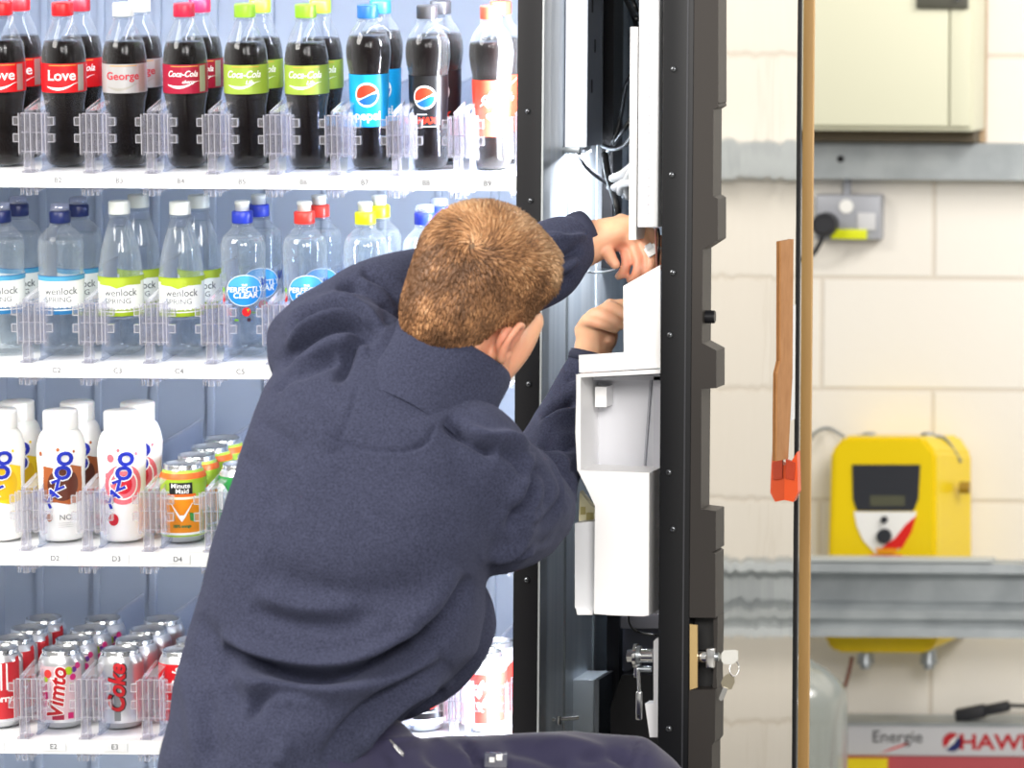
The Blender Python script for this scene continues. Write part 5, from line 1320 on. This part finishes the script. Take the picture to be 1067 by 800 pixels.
# collar: a soft stand-up tube
def collar_pts(u, t):
    """u round, t 0 bottom .. 1 top"""
    B0 = A(430, 434, -.915); T0 = A(471, 371, -.872)
    ax = (T0-B0); axn = ax.normalized()
    e1 = (A(527, 413, -.872)-A(418, 335, -.872)); e1 = (e1-axn*e1.dot(axn)).normalized(); e2 = axn.cross(e1)
    r1 = .092-.010*t; r2 = .086-.010*t
    c0 = B0+ax*t
    v = c0+e1*r1*math.cos(u)+e2*r2*math.sin(u)
    return v+axn*(.010*math.cos(u)**2*t)
q = MB(); n = 64; prof_t = [(-.15, 1.08), (.1, 1.05), (.4, 1.0), (.7, 1.0), (.92, 1.0), (1.0, .98), (1.03, .95), (.99, .92), (.9, .90), (.5, .90), (.1, .95)]
vs = []
for t, k_ in prof_t:
    c0 = sum((collar_pts(2*PI*i/16, t) for i in range(16)), Vector())/16
    for i in range(n):
        u = 2*PI*i/n; p = collar_pts(u, t); w_ = .004*math.sin(3*u+4*t)+.003*math.sin(7*u-3*t)*math.sin(PI*max(0, min(1, t)))
        vs.append(c0+(p-c0)*(k_+w_*6*(1 if t < .9 else .3)))
fs = []
for j in range(len(prof_t)-1):
    for i in range(n): fs.append((j*n+i, j*n+(i+1) % n, (j+1)*n+(i+1) % n, (j+1)*n+i))
q.add(vs, fs, FL_, True); q.build('collar', fleece)
# cuffs
CUFF = mat('cuff_binding', '#20243a', .8)
for (p0, p1, r) in ((A(599, 247, -.498), A(611.5, 242, -.487), .0318), (A(615, 379, -.391), A(618, 369, -.388), .0315)):
    q = MB(); d = (p1-p0); M = Matrix.Translation(p0) @ d.to_track_quat('Z', 'Y').to_matrix().to_4x4(); L = d.length
    q.lathe([(r*.9, 0), (r, .001), (r*1.03, L*.5), (r, L), (r*.9, L), (r*.88, L*.3)], CUFF, 32, M, caps=False); q.build('cuff', fleece)

# ---- trousers
TR = bpy.data.materials.new('trousers'); TR.use_nodes = True
nt = TR.node_tree; b = nt.nodes['Principled BSDF']; b.inputs['Roughness'].default_value = .75; b.inputs['Specular IOR Level'].default_value = .25; b.inputs['Sheen Weight'].default_value = .2
b.inputs['Base Color'].default_value = lin('#2e2c46')
tc = nt.nodes.new('ShaderNodeTexCoord'); wv = nt.nodes.new('ShaderNodeTexWave'); wv.inputs['Scale'].default_value = 350; bp = nt.nodes.new('ShaderNodeBump'); bp.inputs['Strength'].default_value = .15; bp.inputs['Distance'].default_value = .0006
nt.links.new(tc.outputs['Object'], wv.inputs['Vector']); nt.links.new(wv.outputs['Fac'], bp.inputs['Height']); nt.links.new(bp.outputs[0], b.inputs['Normal'])
tp = [loft([(215, 392, 725, -.96, .095), (200, 404, 750, -.97, .115), (185, 412, 775, -.99, .13), (172, 405, 800, -1.0, .14), (170, 410, 840, -1.0, .15), (172, 420, 880, -.99, .15), (185, 410, 920, -.98, .14), (220, 380, 950, -.97, .11)]),
      limb([A(350, 842, -.98), A(420, 838, -.95), A(520, 834, -.89), A(600, 830, -.84), A(668, 830, -.80)], [(.085, .085), (.084, .085), (.086, .084), (.086, .08), (.080, .075)], flat=(0, 1, 0)),
      limb([A(668, 832, -.80), A(672, 900, -.77), FT+Vector((0, 0, .08))], [(.078, .078), (.070, .07), (.062, .065)]),
      limb([A(384, 770, -1.0), A(400, 806, -.99), A(440, 835, -.96)], [.05, .062, .07]),
      limb([HPL, KL, FL], [(.095, .095), (.08, .08), (.06, .065)])]
RT = [([(440,782),(470,800),(500,815)], 8, -.006), ([(480,771),(492,784),(496,800)], 4, -.005), ([(520,775),(560,785),(590,800)], 9, -.006), ([(560,770),(610,778),(640,790)], 8, .005), ([(668,763),(660,780),(654,800)], 2.2, -.0025), ([(682,770),(672,785),(668,800)], 2.2, -.002), ([(395,775),(430,772),(470,775)], 5, .005), ([(600,792),(640,786),(655,800)], 6, -.005)]
def tpost(c, n, lap):
    global RIDGE
    keep = RIDGE; RIDGE = RT; r = foldpost(c, n, lap); RIDGE = keep; return r
trs = own(remesh('trousers', tp, .0060, TR, man, 12, tpost))
q = MB(); p0 = A(407, 770, -1.075); p1 = A(421, 785, -1.075)
d = (p1-p0); M = Matrix.Translation(p0) @ d.to_track_quat('X', 'Y').to_matrix().to_4x4(); L = d.length
q.box((0, -.0015, -.0012), (L, .0, .0012), CHROME, M); q.tube([M @ Vector(v) for v in ((L*.4, -.002, -.003), (L*.98, -.002, -.004), (L*1.05, -.002, 0), (L*.98, -.002, .004), (L*.4, -.002, .003), (L*.4, -.002, -.003))], .0008, CHROME, 6, 3)
q.build('zip_pull', trs, label='silver zip pull')
q = MB(); wbox(q, 504, 784, 528, 800, -.978, -.972, clear('badge', '#b8bcd0', '#8d90a6', .35, .8, .12), .002)
wbox(q, 510, 789, 515, 794, -.9795, -.978, WPRINT); wbox(q, 517, 786, 523, 792, -.9795, -.978, WPRINT); q.build('badge', trs, label='small shiny clear patch')
# boots
BT = mat('boot', '#1b1a1a', .6)
for f, az in ((FT, 0), (FL, 0)):
    up = f is FT
    parts = [limb([Vector((f.x, f.y, .12)), Vector((f.x, f.y, .05))], [.05, .045]), limb([Vector((f.x, f.y-.04, .04)), Vector((f.x+.03, f.y+.10, .038)), Vector((f.x+.05, f.y+.18, .032))], [(.040, .034), (.045, .034), (.04, .028)], flat=(0, 0, 1))] if up else \
            [limb([Vector((f.x, f.y, .07)), Vector((f.x-.03, f.y-.06, .08)), Vector((f.x-.05, f.y-.09, .05))], [.045, .045, .04]), limb([Vector((f.x-.04, f.y-.09, .10)), Vector((f.x-.04, f.y-.12, .045))], [.035, .04])]
    own(remesh('boot', parts, .007, BT, man, 8))
# white plug in the fingers
q = MB(); p = A(679, 260, -.505); M = Matrix.Translation(p) @ Matrix.Rotation(R_(-32), 4, 'Y')
q.box((-.0085, -.005, -.008), (.0085, .005, .006), WHITE, M, .001); q.box((-.005, -.0065, .001), (.005, -.0045, .009), WP2, M, .0008); q.box((.0085, -.003, -.006), (.012, .003, -.001), WHITE, M)
q.tube([p+Vector((.004, 0, .008)), A(683, 250, -.53), A(684, 240, -.55), A(684, 228, -.56)], .0013, MATS['wire_red'], 6)
tag(q.build('wire_plug'), 'small white wire plug held in the fingers of the upper hand', 'plug')
# ================================================================== ROOM LIGHT
area('unseen_lamp', (-2.0, -2.2, 2.9), (-.3, -.6, 1.0), 1.5, 150, '#fffaf2', 1.6)
area('unseen_lamp', (.6, -6.9, 2.9), (.1, 0, .75), 1.8, 150, '#fffbf6', 1.2)  # added behind the camera to lighten bay, post, hopper and fleece
area('unseen_lamp', (2.2, .6, 2.9), (.3, 2.5, 1.2), 1.2, 66, '#fffaf4', 1.2)  # added out of view to brighten the block wall
area('unseen_lamp', (2.2, -4.6, 2.7), (.2, -.5, .9), 1.4, 150, '#fffaf6', 1.4)  # added at front right to brighten the white door parts
